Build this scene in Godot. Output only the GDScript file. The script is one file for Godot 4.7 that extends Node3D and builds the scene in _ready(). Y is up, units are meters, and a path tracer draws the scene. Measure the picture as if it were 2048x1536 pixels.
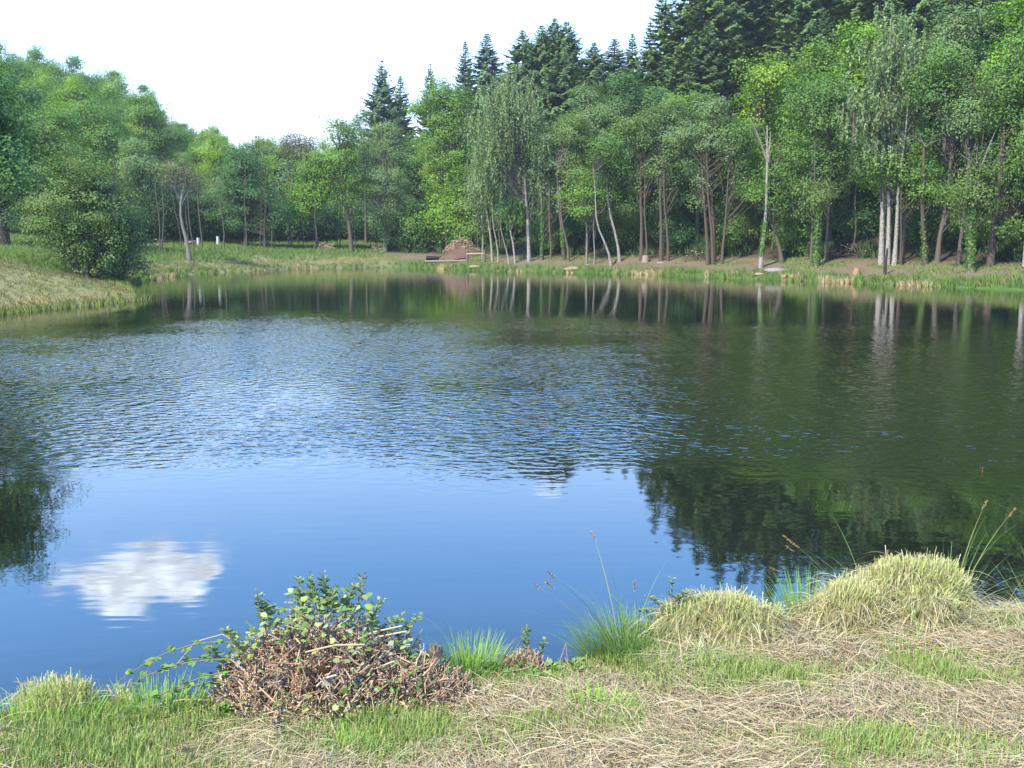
extends Node3D

# ---------------------------------------------------------------- mesh building
class Shape:
	var v := PackedVector3Array()
	var n := PackedVector3Array()
	var c := PackedColorArray()
	var i := PackedInt32Array()

	func quad(a: Vector3, b: Vector3, d: Vector3, e: Vector3, nn: Vector3, col: Color) -> void:
		var s := v.size()
		v.append(a); v.append(b); v.append(d); v.append(e)
		for k in 4:
			n.append(nn)
			c.append(col)
		if (b - a).cross(d - a).dot(nn) < 0.0:
			i.append_array(PackedInt32Array([s, s + 1, s + 2, s, s + 2, s + 3]))
		else:
			i.append_array(PackedInt32Array([s, s + 2, s + 1, s, s + 3, s + 2]))

	func tri(a: Vector3, b: Vector3, d: Vector3, nn: Vector3, col: Color, tip: Color) -> void:
		var s := v.size()
		v.append(a); v.append(b); v.append(d)
		n.append(nn); n.append(nn); n.append(nn)
		c.append(col); c.append(col); c.append(tip)
		if (b - a).cross(d - a).dot(nn) < 0.0:
			i.append_array(PackedInt32Array([s, s + 1, s + 2]))
		else:
			i.append_array(PackedInt32Array([s, s + 2, s + 1]))

	# a tapered tube along points; both ends closed
	func tube(p: PackedVector3Array, r: PackedFloat32Array, sides: int, col: Color, cut := Color(0, 0, 0, 0)) -> void:
		var s := v.size()
		var m := p.size()
		var side := Vector3.RIGHT
		for k in m:
			var d: Vector3 = (p[mini(k + 1, m - 1)] - p[maxi(k - 1, 0)]).normalized()
			if k == 0:
				side = d.cross(Vector3.FORWARD if absf(d.z) < 0.8 else Vector3.UP).normalized()
			side = (side - d * side.dot(d)).normalized()
			var over := d.cross(side)
			for q in sides:
				var a := TAU * q / sides
				var o := side * cos(a) + over * sin(a)
				v.append(p[k] + o * r[k])
				n.append(o)
				c.append(col)
		for k in m - 1:
			for q in sides:
				var a0 := s + k * sides + q
				var a1 := s + k * sides + (q + 1) % sides
				var b0 := a0 + sides
				var b1 := a1 + sides
				i.append_array(PackedInt32Array([a0, b0, a1, a1, b0, b1]))
		for end in 2:
			var k := 0 if end == 0 else m - 1
			var d: Vector3 = (p[0] - p[1]).normalized() if end == 0 else (p[m - 1] - p[m - 2]).normalized()
			var f := v.size()
			for q in sides:
				v.append(v[s + k * sides + q])
				n.append(d)
				c.append(cut if cut.a > 0.0 else col)
			for q in range(1, sides - 1):
				if end == 0:
					i.append_array(PackedInt32Array([f, f + q, f + q + 1]))
				else:
					i.append_array(PackedInt32Array([f, f + q + 1, f + q]))

	# a ribbon (blade, straw) along points with a width at each
	func ribbon(p: PackedVector3Array, w: PackedFloat32Array, flat: Vector3, col: Color, tip: Color) -> void:
		var s := v.size()
		var m := p.size()
		for k in m:
			var d: Vector3 = (p[mini(k + 1, m - 1)] - p[maxi(k - 1, 0)]).normalized()
			var nn := d.cross(flat).normalized()
			var cc := col.lerp(tip, float(k) / (m - 1))
			v.append(p[k] - flat * w[k]); v.append(p[k] + flat * w[k])
			n.append(nn); n.append(nn)
			c.append(cc); c.append(cc)
		for k in m - 1:
			var a := s + k * 2
			i.append_array(PackedInt32Array([a, a + 1, a + 2, a + 1, a + 3, a + 2]))

	func mesh() -> ArrayMesh:
		var a := []
		a.resize(Mesh.ARRAY_MAX)
		a[Mesh.ARRAY_VERTEX] = v
		a[Mesh.ARRAY_NORMAL] = n
		a[Mesh.ARRAY_COLOR] = c
		a[Mesh.ARRAY_INDEX] = i
		var am := ArrayMesh.new()
		if v.size() > 0:
			am.add_surface_from_arrays(Mesh.PRIMITIVE_TRIANGLES, a)
		return am

var rng := RandomNumberGenerator.new()
var field := FastNoiseLite.new()
var fine := FastNoiseLite.new()
var M := {}
var names := {}

func rf(a: float, b: float) -> float:
	return rng.randf_range(a, b)

func ball() -> Vector3:
	return Vector3(rng.randfn(0, 1), rng.randfn(0, 1), rng.randfn(0, 1))

func sph() -> Vector3:
	return ball().normalized()

func numbered(called: String) -> String:
	var k: int = names.get(called, -1) + 1
	names[called] = k
	return called if k == 0 else "%s_%03d" % [called, k]

func tag(o: Node, label: String, category: String, group := "") -> Node:
	o.set_meta("label", label)
	o.set_meta("category", category)
	if group:
		o.set_meta("group", group)
	return o

func thing(called: String, label: String, category: String, at: Vector3, group := "") -> Node3D:
	var o := Node3D.new()
	o.name = numbered(called)
	add_child(o)
	o.position = at
	tag(o, label, category, group)
	return o

func part(called: String, s, mat: Material, parent: Node, stuff := false) -> MeshInstance3D:
	var o := MeshInstance3D.new()
	o.mesh = s.mesh() if s is Shape else s
	o.material_override = mat
	o.name = called
	parent.add_child(o, true)
	if stuff:
		o.set_meta("kind", "stuff")
	return o

func setting(called: String, s, mat: Material, kind := "structure") -> MeshInstance3D:
	var o := MeshInstance3D.new()
	o.mesh = s.mesh() if s is Shape else s
	if mat:
		o.material_override = mat
	o.name = numbered(called)
	add_child(o)
	o.set_meta("kind", kind)
	return o

func copy(root: Node3D, at: Vector3, turn: float, size: Vector3, label := "", group := "", category := "") -> Node3D:
	var base := String(root.name)
	if base.length() > 4 and base.substr(base.length() - 3).is_valid_int():
		base = base.substr(0, base.length() - 4)
	var r: Node3D = root.duplicate()
	r.name = numbered(base)
	add_child(r)
	r.position = at
	r.rotation.y = turn
	r.scale = size
	if label:
		r.set_meta("label", label)
	if group:
		r.set_meta("group", group)
	elif r.has_meta("group"):
		r.remove_meta("group")
	return r

func scatter(called: String, mesh: Mesh, mat: Material, where: Array[Transform3D], tint: PackedColorArray, parent: Node = null) -> MultiMeshInstance3D:
	var mm := MultiMesh.new()
	mm.transform_format = MultiMesh.TRANSFORM_3D
	mm.use_colors = true
	mm.mesh = mesh
	mm.instance_count = where.size()
	for k in where.size():
		mm.set_instance_transform(k, where[k])
		mm.set_instance_color(k, tint[k])
	var o := MultiMeshInstance3D.new()
	o.multimesh = mm
	o.material_override = mat
	if parent:
		o.name = called
		parent.add_child(o, true)
	else:
		o.name = numbered(called)
		add_child(o)
	o.set_meta("kind", "stuff")
	return o

# ---------------------------------------------------------------- the lie of the land (metres; the pond's surface is y = 0)
var shore := PackedVector2Array([
	Vector2(-7, -4.3), Vector2(-4, -4.0), Vector2(-2.2, -4.3), Vector2(-1.2, -4.4), Vector2(-.3, -4.62), Vector2(.3, -4.85), Vector2(.9, -5.08), Vector2(1.7, -5.36),
	Vector2(2.7, -5.52), Vector2(4, -5.6), Vector2(7, -6.0), Vector2(14, -8), Vector2(24, -14), Vector2(31, -24), Vector2(28, -36), Vector2(22.5, -44), Vector2(19, -49.5),
	Vector2(15.6, -54), Vector2(12, -59.4), Vector2(8.8, -63.6), Vector2(4, -67.5), Vector2(-.9, -70.8), Vector2(-4.5, -75), Vector2(-8, -81), Vector2(-11, -81.5), Vector2(-15, -78),
	Vector2(-17.8, -73.6), Vector2(-19.7, -68.5), Vector2(-20.6, -63), Vector2(-20.5, -58), Vector2(-19.6, -52), Vector2(-18.3, -47), Vector2(-15.6, -41), Vector2(-13.6, -37.2),
	Vector2(-14.5, -33.8), Vector2(-15.4, -30.3), Vector2(-15.4, -27), Vector2(-14.4, -24), Vector2(-13.8, -20), Vector2(-14, -14), Vector2(-11, -8)])
const SX := -64
const SZ := -124
const SN := 136
var sd_grid := PackedFloat32Array()

func sd_exact(x: float, z: float) -> float:
	var p := Vector2(x, z)
	var best := 1e9
	var inside := false
	var j := shore.size() - 1
	for k in shore.size():
		var a := shore[j]
		var b := shore[k]
		var ab := b - a
		var t := clampf((p - a).dot(ab) / ab.length_squared(), 0, 1)
		best = minf(best, (p - a - ab * t).length_squared())
		if (a.y > z) != (b.y > z) and x < (b.x - a.x) * (z - a.y) / (b.y - a.y) + a.x:
			inside = not inside
		j = k
	return -sqrt(best) if inside else sqrt(best)

func make_sd() -> void:
	sd_grid.resize(SN * SN)
	for r in SN:
		for q in SN:
			sd_grid[r * SN + q] = sd_exact(SX + q, SZ + r)

func sd(x: float, z: float) -> float:
	var fx := x - SX
	var fz := z - SZ
	if fx < 0 or fz < 0 or fx >= SN - 1.001 or fz >= SN - 1.001:
		return sd_exact(x, z)
	var q := int(fx)
	var r := int(fz)
	fx -= q
	fz -= r
	var at := r * SN + q
	return lerpf(lerpf(sd_grid[at], sd_grid[at + 1], fx), lerpf(sd_grid[at + SN], sd_grid[at + SN + 1], fx), fz)

func far_height(x: float, z: float) -> float:
	var s := sd(x, z) + field.get_noise_2d(x * 5.0, z * 5.0) * 0.6
	if s < 0:
		return maxf(s, -3.0) * 0.35 - 0.02
	var h := 0.14 * smoothstep(0.0, 0.35, s) + minf(s, 5.0) * 0.19
	var right := smoothstep(-14.0, 6.0, x) * smoothstep(-8.0, -26.0, z)
	var left := smoothstep(-9.0, -16.0, x)
	h += right * clampf(s - 5.5, 0.0, 36.0) * 0.4
	h += left * clampf(s - 1.0, 0.0, 14.0) * 0.06
	h += left * smoothstep(58.0, 150.0, -z) * clampf(-x - 31.0, 0.0, 120.0) * 0.3
	h += smoothstep(85.0, 140.0, -z) * 3.0
	h += field.get_noise_2d(x, z) * smoothstep(2.0, 12.0, s) * 0.6
	return h

func near_shore(x: float) -> float:
	for k in 11:
		if x < shore[k + 1].x or k == 9:
			var t := clampf((x - shore[k].x) / (shore[k + 1].x - shore[k].x), 0, 1)
			return lerpf(shore[k].y, shore[k + 1].y, t)
	return -6.0

func near_height(x: float, z: float) -> float:
	var u := z - near_shore(x) + fine.get_noise_2d(x * 60.0, z * 20.0) * 0.12
	if u < 0:
		return maxf(u * 0.9, -0.6)
	var h := 0.07 * smoothstep(0.0, 0.12, u) + 0.13 * minf(u, 3.2) + 0.02 * maxf(u - 3.2, 0)
	h += fine.get_noise_2d(x * 22.0, z * 22.0) * 0.045
	return h

func _ready() -> void:
	rng.seed = 7
	field.seed = 3
	field.frequency = 0.02
	field.fractal_octaves = 3
	fine.seed = 11
	fine.frequency = 0.02
	fine.fractal_octaves = 3
	# camera
	var cam := Camera3D.new()
	cam.name = "camera"
	cam.fov = 42.0
	cam.near = 0.1
	cam.far = 1200.0
	cam.position = Vector3(0, 2.2, 0)
	cam.rotation_degrees = Vector3(-8.2, 0, 0)
	add_child(cam)
	# sky, sun, exposure
	var env := Environment.new()
	env.background_mode = Environment.BG_SKY
	var sky := Sky.new()
	var pano := PanoramaSkyMaterial.new()
	pano.panorama = sky_picture()
	pano.energy_multiplier = 1.0
	sky.sky_material = pano
	env.sky = sky
	env.tonemap_mode = Environment.TONE_MAPPER_LINEAR
	env.tonemap_exposure = 1.8
	env.sdfgi_enabled = true
	env.ssao_enabled = true
	env.ssil_enabled = true
	env.fog_enabled = true
	env.fog_density = 0.00035
	env.fog_light_color = Color(0.92, 0.97, 1.0)
	var we := WorldEnvironment.new()
	we.name = "world_environment"
	we.environment = env
	add_child(we)
	var sun := DirectionalLight3D.new()
	sun.name = "sun"
	sun.light_energy = 1.6
	sun.light_color = Color(1.0, 0.965, 0.9)
	sun.light_angular_distance = 0.5
	sun.shadow_enabled = true
	sun.rotation_degrees = Vector3(-48, -43, 0)
	add_child(sun)
	# the place
	make_sd()
	materials()
	ground()
	water()
	waterside_trees()
	hill_woods()
	undergrowth()
	far_bank_plants()
	far_bank_things()
	near_bank()

# ---------------------------------------------------------------- sky: pale near the horizon, deep blue above, a few small cumulus clouds
func air(e: float) -> Color:
	var s := sin(maxf(e, 0.0))
	var c := Color(1.2, 1.36, 1.55)
	c = c.lerp(Color(0.64, 1.02, 1.7), smoothstep(0.03, 0.21, s))
	c = c.lerp(Color(0.34, 0.84, 1.8), smoothstep(0.2, 0.34, s))
	c = c.lerp(Color(0.17, 0.47, 1.18), smoothstep(0.33, 0.46, s))
	c = c.lerp(Color(0.17, 0.34, 0.8), smoothstep(0.45, 0.9, s))
	return c

func sky_picture() -> ImageTexture:
	var w := 2048
	var h := 1024
	var im := Image.create(w, h, false, Image.FORMAT_RGBF)
	for r in h:
		var e := PI * 0.5 - PI * (r + 0.5) / h
		var c := air(e) if e > 0.0 else Color(0.16, 0.18, 0.14)
		im.fill_rect(Rect2i(0, r, w, 1), c)
	var puff := FastNoiseLite.new()
	puff.seed = 5
	puff.frequency = 0.028
	puff.fractal_octaves = 5
	# azimuth (0 = ahead, positive to the right), elevation, half width, half height, in degrees
	var clouds := [[-21.0, 17.7, 4.3, 2.6], [2.0, 14.3, 0.9, 0.4, 0.35], [38.0, 24.0, 7.0, 3.0], [70.0, 17.0, 6.0, 2.2], [108.0, 30.0, 8.0, 3.6], [150.0, 20.0, 7.0, 2.6],
		[-62.0, 27.0, 7.0, 3.0], [-95.0, 16.0, 6.0, 2.2], [-128.0, 34.0, 9.0, 4.0], [-165.0, 18.0, 6.0, 2.4], [15.0, 40.0, 7.0, 3.4], [-35.0, 52.0, 9.0, 4.5], [128.0, 48.0, 10.0, 5.0]]
	for k in clouds.size():
		var q: Array = clouds[k]
		var px: float = q[0] / 360.0 * w
		var py: float = (0.5 - q[1] / 180.0) * h
		var rx: float = q[2] / 360.0 * w / cos(deg_to_rad(q[1]))
		var ry: float = q[3] / 180.0 * h
		for y in range(int(py - ry * 1.6), int(py + ry * 1.6)):
			for x in range(int(px - rx * 1.6), int(px + rx * 1.6)):
				var u: float = (x - px) / rx
				var v: float = (y - py) / ry
				var n := puff.get_noise_2d(x * 1.6 + k * 300.0, y * 2.6)
				var low := maxf(v, 0.0)
				var d := 1.0 - sqrt(u * u + v * v * (1.0 + low * 0.6)) + n * 0.5
				var a := smoothstep(0.02, 0.42 + low * 0.5, d) * (1.0 - 0.35 * low)
				if a <= 0.0:
					continue
				var xx := posmod(x, w)
				var lit := clampf(0.75 - v * 0.35 + puff.get_noise_2d(x * 3.1, y * 4.5 + k * 50.0) * 0.5, 0.3, 1.15)
				im.set_pixel(xx, y, im.get_pixel(xx, y).lerp(Color(2.0, 2.15, 2.35) * lit + Color(0.2, 0.25, 0.35), a * (q[4] if q.size() > 4 else 0.95)))
	return ImageTexture.create_from_image(im)

# ---------------------------------------------------------------- materials
func noise_tex(freq: float, a: Color, b: Color, size := 512, octaves := 4, mid := -1.0) -> NoiseTexture2D:
	var n := FastNoiseLite.new()
	n.seed = int(freq * 1000.0) + octaves
	n.frequency = freq
	n.fractal_octaves = octaves
	var t := NoiseTexture2D.new()
	t.noise = n
	t.seamless = true
	t.width = size
	t.height = size
	var g := Gradient.new()
	g.set_color(0, a)
	g.set_color(1, b)
	if mid > 0.0:
		g.set_offset(0, mid - 0.05)
		g.set_offset(1, mid + 0.06)
	t.color_ramp = g
	return t

func plain(rough := 0.9, back := 0.0) -> StandardMaterial3D:
	var m := StandardMaterial3D.new()
	m.vertex_color_use_as_albedo = true
	m.roughness = rough
	m.metallic_specular = 0.3
	if back > 0.0:
		m.backlight_enabled = true
		m.backlight = Color(back * 0.92, back, back * 0.45)
	return m

func materials() -> void:
	M.leaf = plain(0.6, 0.85)
	M.needle = plain(0.7, 0.25)
	M.blade = plain(0.7, 0.6)
	M.straw = plain(0.75, 0.25)
	M.wood = plain(0.85)
	M.bark = plain(0.9)
	var bt := noise_tex(0.05, Color(0.55, 0.55, 0.55), Color(1, 1, 1))
	M.bark.albedo_texture = bt
	M.bark.uv1_triplanar = true
	M.bark.uv1_scale = Vector3(1.6, 0.5, 1.6)
	M.bark.heightmap_enabled = true
	M.bark.heightmap_texture = bt
	M.bark.heightmap_scale = 2.0
	M.birch = plain(0.75)
	M.birch.albedo_texture = noise_tex(0.03, Color(0.2, 0.19, 0.17), Color(1, 1, 1), 512, 3, 0.36)
	M.birch.uv1_triplanar = true
	M.birch.uv1_scale = Vector3(0.7, 1.6, 0.7)
	M.soil = plain(0.95)
	var st := noise_tex(0.03, Color(0.62, 0.62, 0.62), Color(1, 1, 1), 1024, 5)
	M.soil.albedo_texture = st
	M.soil.uv1_triplanar = true
	M.soil.uv1_world_triplanar = true
	M.soil.uv1_scale = Vector3(0.35, 0.35, 0.35)
	M.soil.heightmap_enabled = true
	M.soil.heightmap_texture = st
	M.soil.heightmap_scale = 6.0

# ---------------------------------------------------------------- ground
func far_tint(x: float, z: float, s: float) -> Color:
	var n := field.get_noise_2d(x * 9.0, z * 9.0)
	var green := Color(.11, .19, .045)
	var mown := Color(.33, .31, .15)
	var earth := Color(.245, .19, .125)
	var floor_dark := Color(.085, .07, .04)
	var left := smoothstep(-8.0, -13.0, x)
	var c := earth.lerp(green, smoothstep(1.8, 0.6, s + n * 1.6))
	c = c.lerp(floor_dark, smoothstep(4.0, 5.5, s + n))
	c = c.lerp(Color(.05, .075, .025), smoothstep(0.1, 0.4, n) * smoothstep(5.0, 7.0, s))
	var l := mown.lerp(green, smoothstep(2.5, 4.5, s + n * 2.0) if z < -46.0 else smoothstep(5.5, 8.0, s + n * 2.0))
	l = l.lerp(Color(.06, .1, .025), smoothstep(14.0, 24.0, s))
	return c.lerp(l, left)

func sheet(x0: float, x1: float, z0: float, z1: float, step: float, near: bool) -> Shape:
	var s := Shape.new()
	var q := int((x1 - x0) / step)
	var r := int((z1 - z0) / step)
	for a in r + 1:
		for b in q + 1:
			var x := x0 + b * step
			var z := z0 + a * step
			var y := near_height(x, z) if near else far_height(x, z)
			var col := Color(.2, .165, .09)
			if near:
				var u := z - near_shore(x)
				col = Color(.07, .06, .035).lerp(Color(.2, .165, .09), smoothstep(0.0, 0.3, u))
			else:
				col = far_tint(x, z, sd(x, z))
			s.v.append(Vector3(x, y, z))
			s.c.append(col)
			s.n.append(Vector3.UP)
	for a in r + 1:
		for b in q + 1:
			var at := a * (q + 1) + b
			var dx := s.v[a * (q + 1) + mini(b + 1, q)].y - s.v[a * (q + 1) + maxi(b - 1, 0)].y
			var dz := s.v[mini(a + 1, r) * (q + 1) + b].y - s.v[maxi(a - 1, 0) * (q + 1) + b].y
			s.n[at] = Vector3(-dx, 2.0 * step, -dz).normalized()
			if a < r and b < q:
				s.i.append_array(PackedInt32Array([at, at + 1, at + q + 2, at, at + q + 2, at + q + 1]))
	return s

func ground() -> void:
	# fine sheet round the pond, the near bank finer still, and coarse land to the horizon with a hole where those lie
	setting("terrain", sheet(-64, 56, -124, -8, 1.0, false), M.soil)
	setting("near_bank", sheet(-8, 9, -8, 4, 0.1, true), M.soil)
	var s := Shape.new()
	var step := 8.0
	for a in range(-58, 40):
		for b in range(-50, 50):
			var x := b * step
			var z := a * step
			var inside := x >= -64 and x < 56 and z >= -124 and z < -8
			var close := x >= -8 and x < 8 and z >= -8 and z < 0
			if inside or close:
				continue
			var p := []
			for d in [Vector2(0, 0), Vector2(1, 0), Vector2(1, 1), Vector2(0, 1)]:
				var xx: float = x + d.x * step
				var zz: float = z + d.y * step
				var y := far_height(xx, zz) if zz < -4 else maxf(0.35, far_height(xx, zz) * 0.6)
				p.append(Vector3(xx, y, zz))
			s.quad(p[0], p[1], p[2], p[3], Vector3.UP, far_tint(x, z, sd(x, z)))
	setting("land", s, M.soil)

# ---------------------------------------------------------------- water: one flat sheet whose ripples differ from place to place
var ripple_rms := 0.1

func ripple_picture() -> ImageTexture:
	var n := FastNoiseLite.new()
	n.seed = 29
	n.noise_type = FastNoiseLite.TYPE_SIMPLEX_SMOOTH
	n.frequency = 0.027
	n.fractal_octaves = 3
	n.fractal_gain = 0.42
	var im := n.get_seamless_image(1024, 1024)
	im.convert(Image.FORMAT_RGBA8)
	im.bump_map_to_normal_map(8.0)
	var sum := 0.0
	for k in 3000:
		var c := im.get_pixel((k * 37) % 1024, (k * 91) % 1024)
		sum += pow((c.g * 2.0 - 1.0) / maxf(c.b * 2.0 - 1.0, 0.05), 2.0)
	ripple_rms = sqrt(sum / 3000.0)
	print("ripple rms ", ripple_rms)
	return ImageTexture.create_from_image(im)

func ripple_at(x: float, z: float) -> float:
	# a breeze ruffles the middle of the pond; the far and near water lie calm
	var d := -z
	var n := field.get_noise_2d(x * 4.0, z * 4.0)
	var patch := smoothstep(8.0, 11.4, d + n * 3.6 + minf(x, 0.0) * 0.3) * smoothstep(33.0, 22.0, d + n * 6.0)
	patch *= smoothstep(-13.5, -7.0, x + n * 4.0 + (d - 14.0) * 0.12)
	patch *= lerpf(1.0, 0.42, smoothstep(-0.5, 3.6, x - (d - 12.0) * 0.1 + n * 4.0)) * smoothstep(15.0, 5.0, x + n * 4.0)
	return 0.024 + patch * (0.85 + 0.9 * n) + 0.05 * smoothstep(28.0, 40.0, d)

func water() -> void:
	var step := 0.5
	var levels := 16
	var parts := []
	for k in levels:
		parts.append([PackedVector3Array(), PackedVector2Array(), PackedInt32Array()])
	for a in range(int(-84.0 / step), int(-3.5 / step)):
		for b in range(int(-26.0 / step), int(34.0 / step)):
			var x := b * step
			var z := a * step
			if sd(x + step * 0.5, z + step * 0.5) > 1.6:
				continue
			var amp := clampf(ripple_at(x, z), 0.02, 1.0)
			var lv := clampi(int(log(amp / 0.02) / log(50.0) * (levels - 1) + rng.randf()), 0, levels - 1)
			var p: Array = parts[lv]
			var s: int = p[0].size()
			for d in [Vector2(0, 0), Vector2(1, 0), Vector2(1, 1), Vector2(0, 1)]:
				var xx: float = x + d.x * step
				var zz: float = z + d.y * step
				p[0].append(Vector3(xx, 0, zz))
				p[1].append(Vector2(xx / 24.0, zz / 6.0) if lv < 5 else Vector2(xx / 7.2, zz / 4.4))
			p[2].append_array(PackedInt32Array([s, s + 1, s + 2, s, s + 2, s + 3]))
	var am := ArrayMesh.new()
	var tex := ripple_picture()
	var used := []
	for k in levels:
		if parts[k][0].is_empty():
			continue
		var arr := []
		arr.resize(Mesh.ARRAY_MAX)
		arr[Mesh.ARRAY_VERTEX] = parts[k][0]
		arr[Mesh.ARRAY_TEX_UV] = parts[k][1]
		arr[Mesh.ARRAY_INDEX] = parts[k][2]
		var nn := PackedVector3Array()
		nn.resize(parts[k][0].size())
		nn.fill(Vector3.UP)
		arr[Mesh.ARRAY_NORMAL] = nn
		am.add_surface_from_arrays(Mesh.PRIMITIVE_TRIANGLES, arr)
		var m := StandardMaterial3D.new()
		m.albedo_color = Color(.008, .011, .006).linear_to_srgb()
		m.roughness = 0.02
		m.metallic_specular = 0.707
		m.normal_enabled = true
		m.normal_texture = tex
		m.normal_scale = 0.076 / ripple_rms * 0.02 * pow(50.0, float(k) / (levels - 1))
		used.append(m)
		am.surface_set_material(am.get_surface_count() - 1, m)
	setting("water", am, null)

# ---------------------------------------------------------------- trees
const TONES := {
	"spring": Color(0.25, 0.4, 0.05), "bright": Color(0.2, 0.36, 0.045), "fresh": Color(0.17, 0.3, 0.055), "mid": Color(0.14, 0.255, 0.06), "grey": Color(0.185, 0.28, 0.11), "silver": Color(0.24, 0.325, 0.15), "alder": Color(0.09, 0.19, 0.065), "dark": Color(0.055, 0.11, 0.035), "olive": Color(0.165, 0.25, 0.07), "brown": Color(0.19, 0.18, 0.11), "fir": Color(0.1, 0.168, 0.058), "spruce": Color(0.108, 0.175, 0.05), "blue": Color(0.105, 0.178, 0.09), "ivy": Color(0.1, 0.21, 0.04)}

func clump(s: Shape, at: Vector3, r: float, flat: float, many: int, size: float, out: Vector3, col: Color) -> void:
	for k in many:
		var d := sph() * pow(rng.randf(), 0.42)
		d.y *= flat
		var p := at + d * r
		var nn := (sph() * 0.5 + out * 0.75 + d * 0.35 + Vector3(0, 0.45, 0)).normalized()
		var t := nn.cross(sph()).normalized()
		var b := nn.cross(t)
		var l := size * rf(0.35, 0.65)
		var w := l * rf(0.5, 0.75)
		var f := rf(0.84, 1.16)
		s.quad(p - t * l, p + b * w, p + t * l, p - b * w, nn, Color(col.r * f * rf(0.85, 1.15), col.g * f, col.b * f))

# crown: an uneven envelope filled with leaf clumps; each clump hangs on a branch that leaves the trunk
func crown(leaves: Shape, wood: Shape, c: Vector3, e: Vector3, many: int, per: int, size: float, tone: Color, trunk: PackedVector3Array, wood_col: Color, style := "clump", branch_r := 0.035, cr := 5.2) -> void:
	var shift := ball() * 40.0
	for k in many:
		var d := sph()
		if d.y < -0.55 and style != "bush" and rng.randf() < 0.6:
			d.y = -d.y
		var lump := 0.82 + 0.55 * field.get_noise_3d(shift.x + d.x * 60.0, shift.y + d.y * 60.0, shift.z + d.z * 60.0) * 2.0
		var rad := pow(rng.randf(), 0.38) * clampf(lump, 0.5, 1.25)
		var p := c + d * e * rad
		var tone_k := rf(0.74, 1.24)
		var col := Color(tone.r * tone_k * rf(0.92, 1.1), tone.g * tone_k, tone.b * tone_k * rf(0.85, 1.15))
		# the branch
		if wood and k % 2 == 0:
			var t := clampf((p.y - trunk[0].y) / (trunk[-1].y - trunk[0].y) - rf(0.12, 0.3), 0.15, 0.95) * (trunk.size() - 1)
			var from: Vector3 = trunk[int(t)].lerp(trunk[mini(int(t) + 1, trunk.size() - 1)], t - int(t))
			var mid := from.lerp(p, 0.5) + Vector3(0, e.y * 0.06, 0) + ball() * 0.1
			wood.tube(PackedVector3Array([from, mid, p]), PackedFloat32Array([branch_r, branch_r * 0.6, 0.008]), 4, wood_col)
		if style == "weep":
			for q in 3:
				var top := p + ball() * Vector3(0.28, 0.2, 0.28)
				var drop := rf(0.7, 2.0) * clampf(e.y / 3.5, 0.5, 1.3)
				var sway := ball() * Vector3(0.12, 0, 0.12)
				var m := int(per / 3.0)
				for w in m:
					var f := float(w) / m
					var a := top + Vector3(0, -drop * f, 0) + sway * f + ball() * 0.045
					var nn := (sph() * 0.8 + d * 0.5 + Vector3(0, 0.25, 0)).normalized()
					var side := nn.cross(Vector3.UP + ball() * 0.25).normalized()
					var down := nn.cross(side)
					var l := size * rf(0.5, 0.85)
					var g := rf(0.75, 1.3)
					leaves.quad(a - down * l, a + side * l * 0.42, a + down * l, a - side * l * 0.42, nn, Color(col.r * g, col.g * g, col.b * g))
		else:
			clump(leaves, p, rf(0.75, 1.3) * size * cr, 0.62, per, size, d, col)

func stem_line(at: Vector3, h: float, bend: Array) -> PackedVector3Array:
	var p := PackedVector3Array()
	var m := 9
	for k in m:
		var f := float(k) / (m - 1)
		var x: float = bend[0] * smoothstep(0.0, 0.5, f) + bend[1] * smoothstep(0.4, 1.0, f)
		p.append(at + Vector3(x + fine.get_noise_2d(at.x * 13.0 + k * 9.0, at.z) * 0.12, h * f, fine.get_noise_2d(at.z * 7.0, k * 11.0 + at.x * 3.0) * 0.14))
	return p

func stem_radii(r: float, m: int, tip := 0.18) -> PackedFloat32Array:
	var o := PackedFloat32Array()
	for k in m:
		var f := float(k) / (m - 1)
		o.append(r * (lerpf(1.0, tip, f) + 0.35 * exp(-f * 22.0)))
	return o

func ivy_on(s: Shape, line: PackedVector3Array, r: float, from: float, to: float, many: int, col: Color) -> void:
	for k in many:
		var f := rf(from, to) * (line.size() - 1)
		var p := line[int(f)].lerp(line[mini(int(f) + 1, line.size() - 1)], f - int(f))
		var a := rf(0, TAU)
		var d := Vector3(cos(a), 0, sin(a))
		var nn := (d + sph() * 0.5).normalized()
		var t := nn.cross(sph()).normalized()
		var b := nn.cross(t)
		var q := p + d * (r * rf(0.9, 1.25) + absf(rng.randfn(0, 0.05)))
		var l := rf(0.04, 0.075)
		var g := rf(0.65, 1.5)
		s.quad(q - t * l, q + b * l * 0.8, q + t * l, q - b * l * 0.8, nn, Color(col.r * g * rf(.9, 1.3), col.g * g, col.b * g))

func dead_twigs(s: Shape, from: Vector3, reach: float, many: int, r: float, col: Color, lean := Vector3.UP) -> void:
	for k in many:
		var d := (sph() + lean * 0.8).normalized()
		var p := PackedVector3Array([from])
		var rr := PackedFloat32Array([r])
		var at := from
		for q in 4:
			d = (d + sph() * 0.45).normalized()
			at += d * reach * 0.27 * rf(0.7, 1.3)
			p.append(at)
			rr.append(r * (0.75 - q * 0.2))
			if q == 1 or q == 2:
				var e := (d + sph() * 0.8).normalized()
				s.tube(PackedVector3Array([at, at + e * reach * 0.2, at + (e + sph() * 0.4) * reach * 0.36]), PackedFloat32Array([r * 0.5, r * 0.35, r * 0.12]), 4, col)
		s.tube(p, rr, 4, col)

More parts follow.
